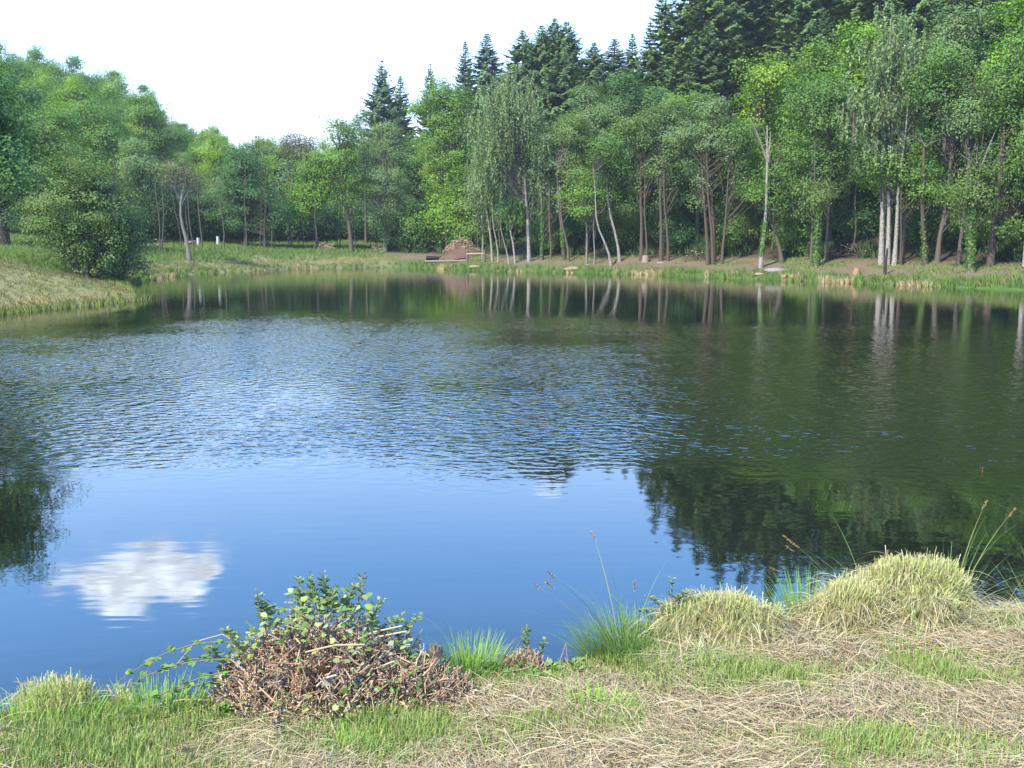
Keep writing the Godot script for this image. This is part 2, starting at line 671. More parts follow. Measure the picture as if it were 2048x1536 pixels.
# one broadleaf tree of its own. o: h, r, bend [low, high], stems [[dx, dz, lean], ...], crowns [[x, y, z, rx, ry, rz, clumps], ...] ...
func tree(called: String, label: String, x: float, z: float, o: Dictionary, group := "", category := "tree") -> Node3D:
	var y := far_height(x, z) - 0.08
	var t := thing(called, label, category, Vector3(x, y, z), group)
	var h: float = o.h
	var bend: Array = o.get("bend", [0.0, 0.0])
	var bark: String = o.get("bark", "grey")
	var wood_col: Color = {"birch": Color(.36, .33, .28), "grey": Color(.2, .17, .135), "brown": Color(.17, .13, .1), "pale": Color(.34, .3, .24), "dark": Color(.07, .055, .045), "dead": Color(.34, .31, .27)}[bark]
	var limb_col: Color = Color(.2, .17, .14) if bark == "birch" else wood_col * 0.85
	var line := PackedVector3Array()
	var stems: Array = o.get("stems", [[0.0, 0.0, 0.0]])
	var lines := []
	for q in stems:
		var s := Shape.new()
		var hh := h * (0.95 if lines.is_empty() else rf(0.7, 0.9))
		var l := stem_line(Vector3(q[0], 0, q[1]), hh, [bend[0] + q[2] * 0.5, bend[1] + q[2] * 0.5])
		s.tube(l, stem_radii(o.r * (1.0 if lines.is_empty() else rf(0.6, 0.9)), l.size(), o.get("tip", 0.15)), 8, wood_col)
		part("trunk", s, M.birch if bark == "birch" else M.bark, t)
		lines.append(l)
	line = lines[0]
	var wood := Shape.new()
	var leaves := Shape.new()
	var tone: Color = TONES[o.get("tone", "mid")]
	var k := 0
	for e in o.get("crowns", []):
		crown(leaves, wood, Vector3(e[0], e[1], e[2]), Vector3(e[3], e[4], e[5]), e[6], o.get("per", 90), o.get("leaf", 0.118), tone, lines[k % lines.size()], limb_col, o.get("style", "clump"), o.get("branch", 0.035), o.get("cr", 6.6))
		k += 1
	for e in o.get("dead", []):
		dead_twigs(wood, Vector3(e[0], e[1], e[2]), e[3], e[4], e[5], Color(.27, .24, .2), Vector3(e[6], 1, 0))
	for e in o.get("limbs", []):
		var a := Vector3(e[0], e[1], 0)
		var b := Vector3(e[2], e[3], e[4])
		var s := Shape.new()
		s.tube(PackedVector3Array([a, a.lerp(b, 0.5) + Vector3(0, 0.12, 0.05), b]), PackedFloat32Array([e[5], e[5] * 0.7, e[5] * 0.25]), 6, wood_col)
		part("limb", s, M.birch if bark == "birch" else M.bark, t)
	if wood.v.size() > 0:
		part("branches", wood, M.bark, t, true)
	if leaves.v.size() > 0:
		part("crown", leaves, M.leaf, t, true)
	if o.has("ivy"):
		var s := Shape.new()
		ivy_on(s, line, o.r, o.ivy[0], o.ivy[1], int(o.ivy[2]), TONES.ivy)
		part("ivy", s, M.leaf, t, true)
	return t

var conifers := {}

# conifers of one kind share two models, stretched to each tree's height and spread
func conifer(called: String, label: String, at: Vector3, h: float, spread: float, tone: Color, ragged: float, group := "") -> Node3D:
	var key := "%s %s %d" % [called, tone, rng.randi() % 2]
	if conifers.has(key):
		var r := copy(conifers[key][0], at, rf(0, TAU), Vector3(spread / conifers[key][2], h / conifers[key][1], spread / conifers[key][2]), label, group)
		return r
	var t := thing(called, label, "tree", at, group)
	conifers[key] = [t, h, spread]
	var s := Shape.new()
	var line := PackedVector3Array([Vector3.ZERO, Vector3(rf(-.1, .1), h * 0.5, rf(-.1, .1)), Vector3(0, h, 0)])
	s.tube(line, PackedFloat32Array([h * 0.017, h * 0.01, 0.015]), 7, Color(.16, .12, .09))
	part("trunk", s, M.bark, t)
	var leaves := Shape.new()
	var wood := Shape.new()
	var y := h * 0.1
	leaves.quad(Vector3(-.05, h * .97, 0), Vector3(0, h * .99, .05), Vector3(0, h * 1.015, 0), Vector3(.05, h * .98, -.04), Vector3(0, .3, 1).normalized(), tone)
	while y < h * 0.99:
		var f := y / h
		var reach := spread * pow(1.0 - f, 0.86) + 0.07
		var many := 5 + int(rng.randi() % 3)
		var turn := rf(0, TAU)
		for q in many:
			if rng.randf() < ragged * 0.3:
				continue
			var a := turn + TAU * q / many + rf(-.3, .3)
			var l := reach * rf(1.0 - ragged, 1.12)
			var out := Vector3(cos(a), 0, sin(a))
			var side := Vector3(-sin(a), 0, cos(a))
			var rise := lerpf(-0.28, 0.45, f * f)
			var m := int(clampf(l * 18.0, 10.0, 56.0))
			var base := Vector3(0, y, 0)
			var g0 := rf(0.75, 1.25)
			if l > 0.9:
				wood.tube(PackedVector3Array([base, base + out * l * 0.55 + Vector3(0, l * rise * 0.6, 0), base + out * l + Vector3(0, l * rise + 0.06 * l, 0)]), PackedFloat32Array([0.03, 0.018, 0.006]), 3, Color(.14, .11, .085))
			for w in m:
				var e := (w + rf(0.2, 1.0)) / m
				if e < 0.12:
					continue
				var p := base + out * l * e + Vector3(0, l * (rise * e + 0.14 * e * e * e), 0)
				var wide := l * 0.3 * (1.15 - e) + 0.07
				var sg := 1.0 if w % 2 == 0 else -1.0
				var d := (out * 0.75 + side * sg * rf(0.5, 1.1) + Vector3(0, rf(-0.5, -0.05), 0)).normalized()
				var nn := (Vector3(0, 0.8, 0) + out * 0.7 + sph() * 0.35).normalized()
				var b := nn.cross(d).normalized()
				var ll := wide * rf(0.9, 1.5)
				var ww := ll * rf(0.17, 0.3) + 0.035
				var g := g0 * rf(0.7, 1.3)
				leaves.quad(p, p + d * ll * 0.55 + b * ww, p + d * ll, p + d * ll * 0.55 - b * ww, nn, Color(tone.r * g, tone.g * g, tone.b * g))
		y += lerpf(0.42, 0.22, f) * rf(0.8, 1.2) * clampf(h / 14.0, 0.7, 1.2)
	part("branches", wood, M.bark, t, true)
	part("crown", leaves, M.needle, t, true)
	return t

# a bush that is leafy to the ground on several stems
func bush(called: String, label: String, x: float, z: float, w: float, h: float, tone: Color, clumps: int, size := 0.13, style := "bush", group := "") -> Node3D:
	var t := thing(called, label, "bush", Vector3(x, far_height(x, z) - 0.05, z), group)
	var wood := Shape.new()
	var leaves := Shape.new()
	for k in 7:
		var a := TAU * k / 7.0 + rf(-.4, .4)
		var line := stem_line(Vector3(cos(a) * 0.25, 0, sin(a) * 0.25), h * rf(0.55, 0.85), [cos(a) * w * 0.22, cos(a) * w * 0.15])
		var s := Shape.new()
		s.tube(line, stem_radii(0.035 + h * 0.006, line.size(), 0.2), 5, Color(.17, .14, .105))
		part("stem", s, M.bark, t)
		crown(leaves, wood, Vector3(cos(a) * w * 0.18, h * 0.48, sin(a) * w * 0.18), Vector3(w * 0.36, h * 0.5, w * 0.36), int(clumps / 7.0), 60, size, tone, line, Color(.17, .14, .1), style, 0.02, 5.6)
	part("branches", wood, M.bark, t, true)
	part("crown", leaves, M.leaf, t, true)
	return t

func waterside_trees() -> void:
	tree("weeping_birch", "tall weeping birch with pale hanging twigs, largest crown above the earth bank", 1.24, -72.8, {"h": 13.32, "r": 0.13, "crowns": [[-1.47, 10.06, 0, 2.95, 3.3, 2.51, 244], [-3.02, 7.24, 0.7, 1.53, 3, 1.3, 85], [0.07, 7.6, -0.8, 2.18, 3.4, 1.86, 144], [-1.02, 11.43, 0.5, 1.97, 2, 1.67, 84]], "bend": [-0.29, -0.36], "style": "weep", "tone": "silver", "bark": "birch", "leaf": 0.12, "per": 60})
	tree("birch_tree", "slim white birch leaning over at its foot beside the brushwood heap", -1.47, -75.3, {"h": 8.44, "r": 0.09, "crowns": [[-0.47, 5.81, 0, 1.69, 2.9, 1.44, 94]], "stems": [[0, 0, 0], [0.45, 0.6, 0]], "bend": [-0.34, -0.3], "style": "weep", "tone": "silver", "bark": "birch", "leaf": 0.12})
	tree("young_tree", "straight tan trunk with sparse leaves, nearest the brushwood heap", -2.22, -76.6, {"h": 7.36, "r": 0.1, "crowns": [[-0.33, 5.25, 0, 1.11, 2.09, 1.07, 20], [-0.98, 4.12, 0.3, 0.72, 1.05, 0.61, 5], [0.52, 4.67, 0.42, 0.72, 1.05, 0.61, 5], [0.57, 5.55, 0.44, 0.65, 0.95, 0.55, 5]], "tone": "grey", "bark": "pale"})
	tree("birch_tree", "white birch pair tilting together under the weeping birch", 0.22, -73, {"h": 6.45, "r": 0.08, "crowns": [[-0.37, 4.08, 0, 1.31, 1.81, 1.12, 33]], "stems": [[0, 0, 0], [-0.44, 0.5, -0.22]], "bend": [-0.37, -0.15], "style": "weep", "tone": "mid", "bark": "birch", "leaf": 0.12})
	tree("bushy_tree", "loose grey green tree with an ivy wrapped trunk between two birch groups", 2.15, -72.8, {"h": 9.87, "r": 0.1, "crowns": [[0.98, 7.05, 0, 1.92, 2.61, 1.86, 78], [0.05, 5.42, -0.39, 1.31, 1.39, 1.11, 21], [-0.56, 7.45, 0.04, 1.02, 1.09, 0.87, 21], [-0.42, 6.15, -0.28, 0.92, 0.98, 0.78, 21], [1.35, 3.87, -0.5, 1.15, 1.26, 1.11, 14], [1.17, 4.83, -0.23, 0.79, 0.68, 0.67, 4], [1.85, 4.69, -0.86, 0.76, 0.65, 0.65, 4], [0.65, 3.21, -1, 0.58, 0.5, 0.5, 4]], "stems": [[0, 0, 0], [0.62, 0.5, -0.15]], "ivy": [0.02, 0.4, 420], "tone": "grey", "bark": "grey"})
	tree("alder_tree", "thin alder with an ivy covered foot, trunk curved outward", 3.7, -71.8, {"h": 8.32, "r": 0.12, "crowns": [[0.65, 5.8, 0, 1.71, 2.13, 1.65, 58], [1.61, 4.6, -0.28, 0.9, 0.88, 0.76, 15], [2.03, 5.61, -0.21, 1.15, 1.13, 0.98, 15], [2, 5.4, 0.18, 1.02, 1, 0.87, 15], [0.74, 8.49, -0.5, 1.04, 1.6, 1.01, 25], [0.98, 9.69, -0.31, 0.72, 0.86, 0.61, 6], [1.57, 8.23, -0.7, 0.71, 0.85, 0.6, 6], [0.19, 9.45, -0.85, 0.54, 0.64, 0.46, 6]], "stems": [[0, 0, 0], [0.29, 0.7, -0.25]], "bend": [-0.32, -0.29], "ivy": [0.02, 0.3, 300], "tone": "olive", "bark": "grey"})
	tree("ash_tree", "high grey green ash whose top stands before the dark firs", 5.45, -73.7, {"h": 12.06, "r": 0.13, "crowns": [[0.48, 9.12, 0, 2.14, 2.55, 2.07, 88], [2.09, 9.91, 0.1, 1.17, 1.09, 0.99, 24], [2.23, 9.16, -0.16, 1.35, 1.26, 1.15, 24], [-0.16, 10.96, -0.02, 1.42, 1.32, 1.21, 24], [1.22, 7.09, -0.5, 2.14, 2.01, 2.07, 74], [0.51, 8.52, -0.3, 1.26, 0.92, 1.07, 20], [2.86, 7.64, -0.98, 1.5, 1.1, 1.27, 20], [1.21, 5.53, -0.98, 1.43, 1.05, 1.22, 20]], "tone": "grey", "bark": "grey"})
	tree("hazel_tree", "fresh green low tree whose foliage hangs in front of two leaning birches", 5.16, -69.7, {"h": 6.72, "r": 0.08, "crowns": [[-0.24, 4.98, 0, 1.84, 1.55, 1.78, 51], [0.11, 3.81, 0.08, 1.03, 0.68, 0.88, 14], [1.26, 5.05, -0.32, 0.9, 0.59, 0.76, 14], [1.2, 4.64, 0.26, 0.96, 0.63, 0.82, 14], [0.02, 3.5, -0.5, 1.2, 0.95, 1.16, 12], [0.9, 3.18, -0.66, 0.83, 0.51, 0.7, 4], [-0.58, 4.08, -0.22, 0.71, 0.44, 0.61, 4], [0.78, 3.96, -0.2, 0.77, 0.48, 0.66, 4]], "stems": [[0, 0, 0], [0.49, 0.5, -0.07]], "tone": "fresh", "bark": "pale"})
	tree("leaning_birch", "white birch with a strongly bent foot, the more slanted of two", 6.7, -68, {"h": 6.84, "r": 0.09, "crowns": [[-0.8, 7.69, 0, 0.99, 1.18, 0.95, 13], [-0.29, 6.98, 0.45, 0.48, 0.45, 0.41, 4], [-0.12, 8.19, 0.11, 0.55, 0.51, 0.47, 4], [-0.1, 7.24, 0.42, 0.55, 0.51, 0.47, 4]], "bend": [-0.99, -0.24], "style": "clump", "tone": "mid", "bark": "birch"})
	tree("leaning_birch", "white birch with forked upper stem, leaning toward the water", 7.38, -69, {"h": 9.28, "r": 0.1, "crowns": [[-0.53, 6.95, 0, 1.37, 2.31, 1.32, 42], [-1.61, 6.45, -0.18, 0.75, 0.99, 0.64, 11], [-0.04, 8.56, -0.35, 0.68, 0.89, 0.57, 11], [-0.95, 5.28, -0.34, 0.96, 1.27, 0.82, 11]], "bend": [-0.83, -0.35], "limbs": [[-1.17, 5.31, -0.41, 8.07, 0.2, 0.04]], "tone": "mid", "bark": "birch"})
	tree("alder_tree", "two close pinkish grey trunks below a rounded crown", 8.76, -68.2, {"h": 10.5, "r": 0.13, "crowns": [[0.14, 7.77, 0, 1.62, 2.53, 1.57, 62], [1.4, 8.37, 0.03, 1.14, 1.39, 0.97, 17], [-0.96, 8.87, 0.09, 0.86, 1.05, 0.73, 17], [0.74, 6.02, -0.08, 0.94, 1.15, 0.8, 17], [-0.12, 5.64, -0.5, 0.81, 0.93, 0.78, 8], [0.5, 5.89, -0.97, 0.56, 0.5, 0.47, 4], [-0.78, 5.67, -0.87, 0.54, 0.48, 0.46, 4], [-0.2, 4.93, -0.37, 0.56, 0.5, 0.48, 4]], "stems": [[0, 0, 0], [0.31, 0.3, -0.1]], "bend": [-0.1, -0.07], "tone": "olive", "bark": "brown"})
	tree("alder_tree", "pair of grey trunks spreading apart, just before the deep shade", 9.96, -67.3, {"h": 10.88, "r": 0.13, "crowns": [[0.17, 8.1, 0, 1.78, 2.58, 1.72, 71], [0.51, 6.15, -0.07, 0.89, 1.01, 0.76, 19], [1.03, 9.72, -0.21, 1.19, 1.35, 1.01, 19], [-1.22, 8.69, 0.35, 1.25, 1.42, 1.06, 19], [0.5, 5.91, -0.5, 1.24, 1.58, 1.2, 24], [1.51, 5.73, -0.51, 0.72, 0.72, 0.61, 6], [0.37, 4.69, -0.71, 0.73, 0.73, 0.62, 6], [-0.33, 6.61, -0.62, 0.63, 0.63, 0.54, 6]], "stems": [[0, 0, 0], [0.4, 0.4, -0.34]], "bend": [-0.13, -0.07], "tone": "grey", "bark": "brown"})
	tree("ash_tree", "broad grey green crown over one thick trunk and thin side stems", 12.8, -64, {"h": 10.29, "r": 0.16, "crowns": [[-0.21, 7.81, 0, 2.11, 2.14, 2.04, 76], [1.51, 7.68, 0.13, 1.47, 1.16, 1.25, 20], [-1.94, 7.82, -0.41, 1.17, 0.93, 0.99, 20], [-0.45, 9.46, 0.37, 1.38, 1.1, 1.18, 20], [-0.61, 5.17, -0.5, 1.18, 1.43, 1.14, 21], [-1.23, 6.02, -0.23, 0.78, 0.73, 0.66, 5], [-0.94, 4.13, -0.24, 0.74, 0.7, 0.63, 5], [-1.24, 6.01, -0.72, 0.75, 0.71, 0.64, 5], [1.31, 6.93, 0.7, 0.84, 1.58, 0.82, 13], [0.62, 7.04, 0.89, 0.55, 0.81, 0.47, 4], [1.12, 8.12, 0.85, 0.58, 0.86, 0.5, 4], [0.71, 6.33, 0.75, 0.41, 0.59, 0.34, 4]], "stems": [[0, 0, 0], [-0.45, 0.5, -0.26], [-0.22, 1, -0.29]], "bend": [-0.22, -0.16], "tone": "grey", "bark": "brown"})
	tree("young_tree", "lone thin trunk forking into a small crown between ash and dead birch", 13.11, -62.9, {"h": 9.12, "r": 0.09, "crowns": [[0.75, 7.23, 0, 1.16, 1.56, 1.12, 19], [0.75, 8.44, -0.04, 0.73, 0.77, 0.62, 5], [1.14, 6.12, 0.3, 0.73, 0.76, 0.62, 5], [0.21, 8.22, 0.24, 0.72, 0.76, 0.62, 5], [1.46, 5.19, -0.5, 1.08, 0.93, 1.04, 10], [1.88, 4.54, -0.16, 0.6, 0.41, 0.51, 4], [2.06, 4.65, -0.02, 0.68, 0.46, 0.58, 4], [2.31, 4.99, -0.47, 0.64, 0.43, 0.55, 4]], "bend": [0.22, 0.13], "limbs": [[0.22, 3.77, 0.79, 4.71, 0.1, 0.04]], "tone": "mid", "bark": "brown"})
	tree("dead_birch", "dead bare white birch with a broken forked top and ivied foot", 14.67, -59.4, {"h": 8.7, "r": 0.12, "bend": [0.24, -0.12], "dead": [[-0.62, 7.36, 0, 0.65, 2, 0.02, -0.5]], "limbs": [[0.18, 6.17, -0.92, 8.55, 0.3, 0.06], [0.21, 6.17, 0.36, 7.95, -0.2, 0.05], [0.12, 7.06, -0.18, 8.19, 0.1, 0.03]], "ivy": [0.1, 0.36, 420], "bark": "birch", "tip": 0.3})
	tree("leaning_tree", "grey trunk with a sweeping curved foot behind the dead birch", 16.03, -59.8, {"h": 6.84, "r": 0.13, "crowns": [[-0.6, 4.23, 0, 1.58, 1.11, 1.52, 20], [0.05, 4.97, 0.44, 1.05, 0.58, 0.9, 5], [-1.88, 4.35, 0.22, 1, 0.55, 0.85, 5], [-0.76, 3.37, 0.28, 0.82, 0.45, 0.69, 5], [0.9, 6.39, -0.5, 1.58, 2.22, 1.52, 54], [-0.23, 5.56, -0.58, 0.99, 1.09, 0.84, 14], [-0.03, 5.19, -0.36, 1.03, 1.13, 0.88, 14], [0.66, 4.7, -0.84, 0.76, 0.84, 0.65, 14]], "bend": [-0.84, -0.12], "tone": "mid", "bark": "grey"})
	tree("ivy_tree", "short trunk thickly wrapped in ivy with bare grey twigs above", 17.06, -56.5, {"h": 4.05, "r": 0.15, "crowns": [[0.06, 4.05, 0, 1.19, 1.26, 1.15, 14], [-0.85, 4.4, -0.28, 0.75, 0.62, 0.63, 4], [-0.33, 3.15, -0.46, 0.74, 0.61, 0.63, 4], [-0.9, 4.22, -0.45, 0.63, 0.52, 0.54, 4]], "bend": [0, 0.06], "dead": [[0.34, 3.62, 0, 1.41, 7, 0.02, 0.3]], "ivy": [0.03, 0.95, 900], "tone": "olive", "bark": "pale"})
	tree("ash_tree", "leafy ash standing behind the ivied stub, thin dark trunk", 18.03, -57.8, {"h": 10.46, "r": 0.11, "crowns": [[-0.81, 8, 0, 1.83, 2.29, 1.77, 66], [0.19, 9.33, -0.32, 1.01, 0.98, 0.86, 18], [-0.29, 9.67, -0.03, 0.89, 0.87, 0.76, 18], [-1.9, 9.22, 0.09, 1.13, 1.1, 0.96, 18], [-0.09, 5.11, -0.5, 1.68, 1.72, 1.62, 48], [0.02, 6.44, -1, 1.15, 0.92, 0.97, 13], [-1.22, 5.86, -0.59, 0.91, 0.73, 0.77, 13], [0.94, 5.99, -0.63, 1.12, 0.89, 0.95, 13]], "stems": [[0, 0, 0], [-0.95, 0.3, -0.03]], "tone": "mid", "bark": "grey"})
	tree("weeping_birch", "tall silver birch on three pale trunks, crown reaching highest on the bank", 19.86, -54.2, {"h": 13.45, "r": 0.14, "crowns": [[0.08, 10.68, 0, 2.28, 2.68, 1.93, 107], [-1.41, 8.11, 0.7, 1.79, 1.64, 1.52, 50], [1.3, 7.97, -0.8, 1.46, 1.49, 1.24, 28], [-0.33, 6.48, 0.5, 1.46, 1.04, 1.24, 18]], "stems": [[0, 0, 0], [0.24, 0.3, 0.05], [0.49, 0.6, 0.46]], "bend": [-0.19, 0.05], "limbs": [[-0.14, 5.54, -2.09, 6.76, 0.6, 0.05]], "style": "weep", "tone": "silver", "bark": "birch", "leaf": 0.13, "per": 60})
	tree("rowan_tree", "small fresh tree leafing beside the tall triple birch", 20.84, -53.7, {"h": 7.02, "r": 0.08, "crowns": [[-1.14, 4.74, 0, 1.21, 1.2, 1.16, 19], [-0.18, 4.95, -0.41, 0.74, 0.58, 0.63, 5], [-2.09, 4.48, 0.08, 0.67, 0.52, 0.57, 5], [-0.19, 4.49, -0.08, 0.8, 0.62, 0.68, 5], [0.27, 5.14, -0.5, 1.13, 1.33, 1.1, 19], [0.62, 4.18, -0.63, 0.71, 0.65, 0.6, 5], [0.85, 5.94, -0.44, 0.69, 0.64, 0.59, 5], [1.16, 4.86, -0.39, 0.79, 0.72, 0.67, 5], [0.4, 3.53, 0.7, 0.71, 0.8, 0.68, 4], [0.06, 4.03, 0.2, 0.48, 0.42, 0.41, 4], [0.85, 3.92, 0.82, 0.43, 0.38, 0.37, 4], [0.77, 4.01, 1.09, 0.44, 0.39, 0.37, 4]], "stems": [[0, 0, 0], [-0.27, 0.4, -0.21]], "tone": "fresh", "bark": "brown"})
	tree("snapped_tree", "rusty trunk snapped at the top with ivy round its foot", 21.63, -52.7, {"h": 6.38, "r": 0.13, "crowns": [[0, 4.14, 0, 0.97, 1.17, 0.94, 6], [-0.57, 4.78, -0.27, 0.56, 0.53, 0.48, 4], [-0.2, 5.02, -0.12, 0.68, 0.64, 0.58, 4], [0.77, 3.92, 0.1, 0.67, 0.63, 0.57, 4]], "bend": [-0.29, -0.11], "dead": [[-0.34, 6.12, 0, 1.05, 5, 0.03, 0]], "ivy": [0.02, 0.4, 150], "tone": "mid", "bark": "brown", "tip": 0.5})
	tree("ash_tree", "slanting grey ash with an open shaded crown beside the snapped tree", 22.24, -52.7, {"h": 10.77, "r": 0.13, "crowns": [[-0.08, 8.86, 0, 1.81, 1.76, 1.75, 54], [-0.17, 10.23, 0, 1.27, 0.96, 1.08, 14], [-1.35, 9.55, 0.48, 0.99, 0.76, 0.85, 14], [-1.56, 8.93, -0.02, 0.98, 0.75, 0.83, 14], [0.84, 7.34, -0.5, 1.67, 1.3, 1.61, 32], [1.83, 8.05, -0.56, 1.03, 0.63, 0.88, 8], [0.48, 8.32, -0.17, 1.09, 0.67, 0.93, 8], [2.2, 7.43, -0.73, 1, 0.61, 0.85, 8], [0.71, 3, 0.7, 0.7, 0.65, 0.67, 4], [1.23, 2.79, 0.45, 0.46, 0.33, 0.39, 4], [0.65, 3.5, 1.19, 0.36, 0.26, 0.3, 4], [0.56, 3.48, 0.67, 0.43, 0.31, 0.36, 4]], "bend": [0.42, 0.05], "tone": "mid", "bark": "grey"})
	tree("young_tree", "thin straight trunk close beside the ivied pollard", 22.71, -51.2, {"h": 9.82, "r": 0.11, "crowns": [[0.61, 7.9, 0, 1.49, 1.65, 1.44, 40], [-0.13, 6.89, 0.24, 0.91, 0.79, 0.78, 11], [1.51, 8.77, -0.2, 0.97, 0.84, 0.82, 11], [-0.58, 7.63, -0.2, 0.82, 0.71, 0.7, 11]], "bend": [0.18, 0.05], "tone": "grey", "bark": "grey"})
	tree("ivy_pollard", "ivy clad pollard with a tuft of leaves and dead antlered branches", 22.25, -48.8, {"h": 5.35, "r": 0.17, "crowns": [[-0.02, 3.89, 0, 1.29, 1.45, 1.24, 24], [-1.06, 3.68, -0.14, 0.75, 0.66, 0.64, 6], [-0.06, 2.76, -0.46, 0.79, 0.69, 0.67, 6], [-0.04, 5.01, 0.42, 0.75, 0.66, 0.64, 6]], "bend": [-0.15, 0.15], "dead": [[0, 4.98, 0, 1.34, 6, 0.03, -0.2]], "limbs": [[0.1, 4.86, 0.63, 6.69, 0.2, 0.05], [0, 4.86, -0.88, 5.72, -0.1, 0.04]], "ivy": [0.02, 0.8, 1100], "tone": "olive", "bark": "pale"})
	tree("alder_tree", "stout alder with reddish trunk nearest the edge of the deep wood", 23.56, -49.6, {"h": 11.81, "r": 0.16, "crowns": [[0.64, 8.84, 0, 1.57, 1.96, 1.52, 48], [1.62, 7.85, -0.49, 0.94, 0.92, 0.8, 13], [0.87, 7.33, 0.08, 0.9, 0.88, 0.77, 13], [0.31, 7.36, -0.02, 0.98, 0.95, 0.83, 13], [1.14, 5.24, -0.5, 1.57, 2.33, 1.52, 50], [2.23, 4.28, -0.61, 0.89, 1.03, 0.75, 13], [1.91, 3.79, -0.7, 0.82, 0.95, 0.7, 13], [1.76, 3.65, -0.16, 0.77, 0.9, 0.66, 13], [1.02, 1.89, 0.7, 0.65, 0.49, 0.63, 4], [0.83, 1.54, 0.49, 0.38, 0.22, 0.32, 4], [1.12, 1.52, 0.34, 0.45, 0.26, 0.38, 4], [0.49, 1.95, 0.7, 0.39, 0.23, 0.34, 4]], "bend": [0.2, 0.1], "tone": "mid", "bark": "brown"})
	tree("birch_tree", "weeping birch with trailing green curtains, last toward the open water", 24.78, -48.5, {"h": 11.98, "r": 0.14, "crowns": [[-0.27, 9.2, 0, 2.18, 2.53, 1.86, 97], [0.34, 5.44, 0.7, 2.04, 2.93, 1.73, 100]], "stems": [[0, 0, 0], [-0.39, 0.6, 0.1]], "style": "weep", "tone": "mid", "bark": "birch", "leaf": 0.13, "per": 60})
	tree("alder_tree", "thin dark trunk under the trailing birch curtains", 25, -50.6, {"h": 6.95, "r": 0.09, "crowns": [[0.2, 4.93, 0, 1.07, 1.75, 1.03, 19], [-0.22, 6.12, 0.09, 0.55, 0.7, 0.47, 5], [0.53, 3.66, -0.27, 0.53, 0.68, 0.45, 5], [0.57, 3.69, 0.16, 0.7, 0.9, 0.6, 5]], "tone": "alder", "bark": "dark"})
	tree("maple_tree", "bright yellow green maple rising between the ash crowns and the firs", 15.86, -65.8, {"h": 12.39, "r": 0.16, "crowns": [[0.05, 10.81, 0, 1.3, 1.47, 1.26, 22], [1.1, 10.99, 0.48, 0.84, 0.74, 0.71, 6], [1.12, 10.79, -0.45, 0.83, 0.73, 0.71, 6], [0.63, 9.85, 0.15, 0.69, 0.6, 0.58, 6], [0.05, 8.34, -0.5, 1.48, 1.79, 1.43, 26], [1.2, 7.93, -0.87, 0.94, 0.9, 0.8, 7], [-0.27, 9.69, -0.85, 1.01, 0.96, 0.86, 7], [-0.88, 7.45, -0.84, 0.84, 0.8, 0.72, 7], [0.63, 5.55, 0.7, 1.56, 1.63, 1.51, 26], [-0.3, 4.67, 0.31, 0.76, 0.62, 0.65, 7], [-0.3, 6.42, 0.26, 0.77, 0.63, 0.66, 7], [-0.51, 4.97, 1.08, 1.01, 0.82, 0.86, 7]], "tone": "spring", "bark": "grey", "leaf": 0.15})
	tree("maple_tree", "vivid green maple topping the wood right of the tall dark spruces", 20.58, -61.8, {"h": 12.61, "r": 0.18, "crowns": [[0.23, 11.13, 0, 1.39, 1.38, 1.34, 24], [0.99, 11.93, -0.19, 0.8, 0.62, 0.68, 6], [-0.69, 10.5, 0.44, 0.82, 0.63, 0.69, 6], [-0.57, 11.89, 0.2, 0.68, 0.53, 0.58, 6], [0.31, 8.65, -0.5, 1.96, 1.84, 1.89, 38], [1.24, 9.81, -0.49, 1.22, 0.89, 1.03, 10], [1.66, 7.89, -0.38, 1.18, 0.87, 1, 10], [0.18, 10.08, -0.75, 1.18, 0.87, 1, 10]], "tone": "bright", "bark": "grey", "leaf": 0.15})
	tree("maple_tree", "bright spring maple lit high up near the picture corner spruces", 27.28, -55.9, {"h": 12.01, "r": 0.2, "crowns": [[0, 10.73, 0, 1.48, 1.18, 1.43, 23], [0, 9.82, -0.37, 0.88, 0.55, 0.75, 6], [0.12, 11.64, 0.24, 0.83, 0.52, 0.7, 6], [0.52, 11.56, 0.16, 0.94, 0.59, 0.8, 6], [-0.28, 8.15, -0.5, 2.07, 1.94, 2, 42], [1.17, 8.92, -0.91, 1.3, 0.95, 1.1, 11], [0.92, 9.21, -0.76, 1.26, 0.93, 1.08, 11], [0.93, 7.09, -0.68, 1.21, 0.89, 1.03, 11]], "tone": "bright", "bark": "grey", "leaf": 0.15})
	tree("ash_tree", "silvery crowned ash directly behind the triple birch", 23.94, -56.6, {"h": 12.84, "r": 0.18, "crowns": [[0.21, 11.35, 0, 1.57, 1.33, 1.52, 28], [0.58, 10.36, 0.23, 0.76, 0.5, 0.65, 7], [1.42, 11.69, 0.45, 0.8, 0.53, 0.68, 7], [-0.33, 10.41, -0.38, 0.83, 0.55, 0.7, 7], [0.14, 8.73, -0.5, 2.24, 1.82, 2.16, 57], [1.95, 8.49, -0.18, 1.41, 0.9, 1.2, 15], [1.31, 9.82, -0.65, 1.39, 0.88, 1.18, 15], [0.32, 10.14, -0.39, 1.24, 0.79, 1.05, 15]], "tone": "grey", "bark": "grey", "leaf": 0.14})
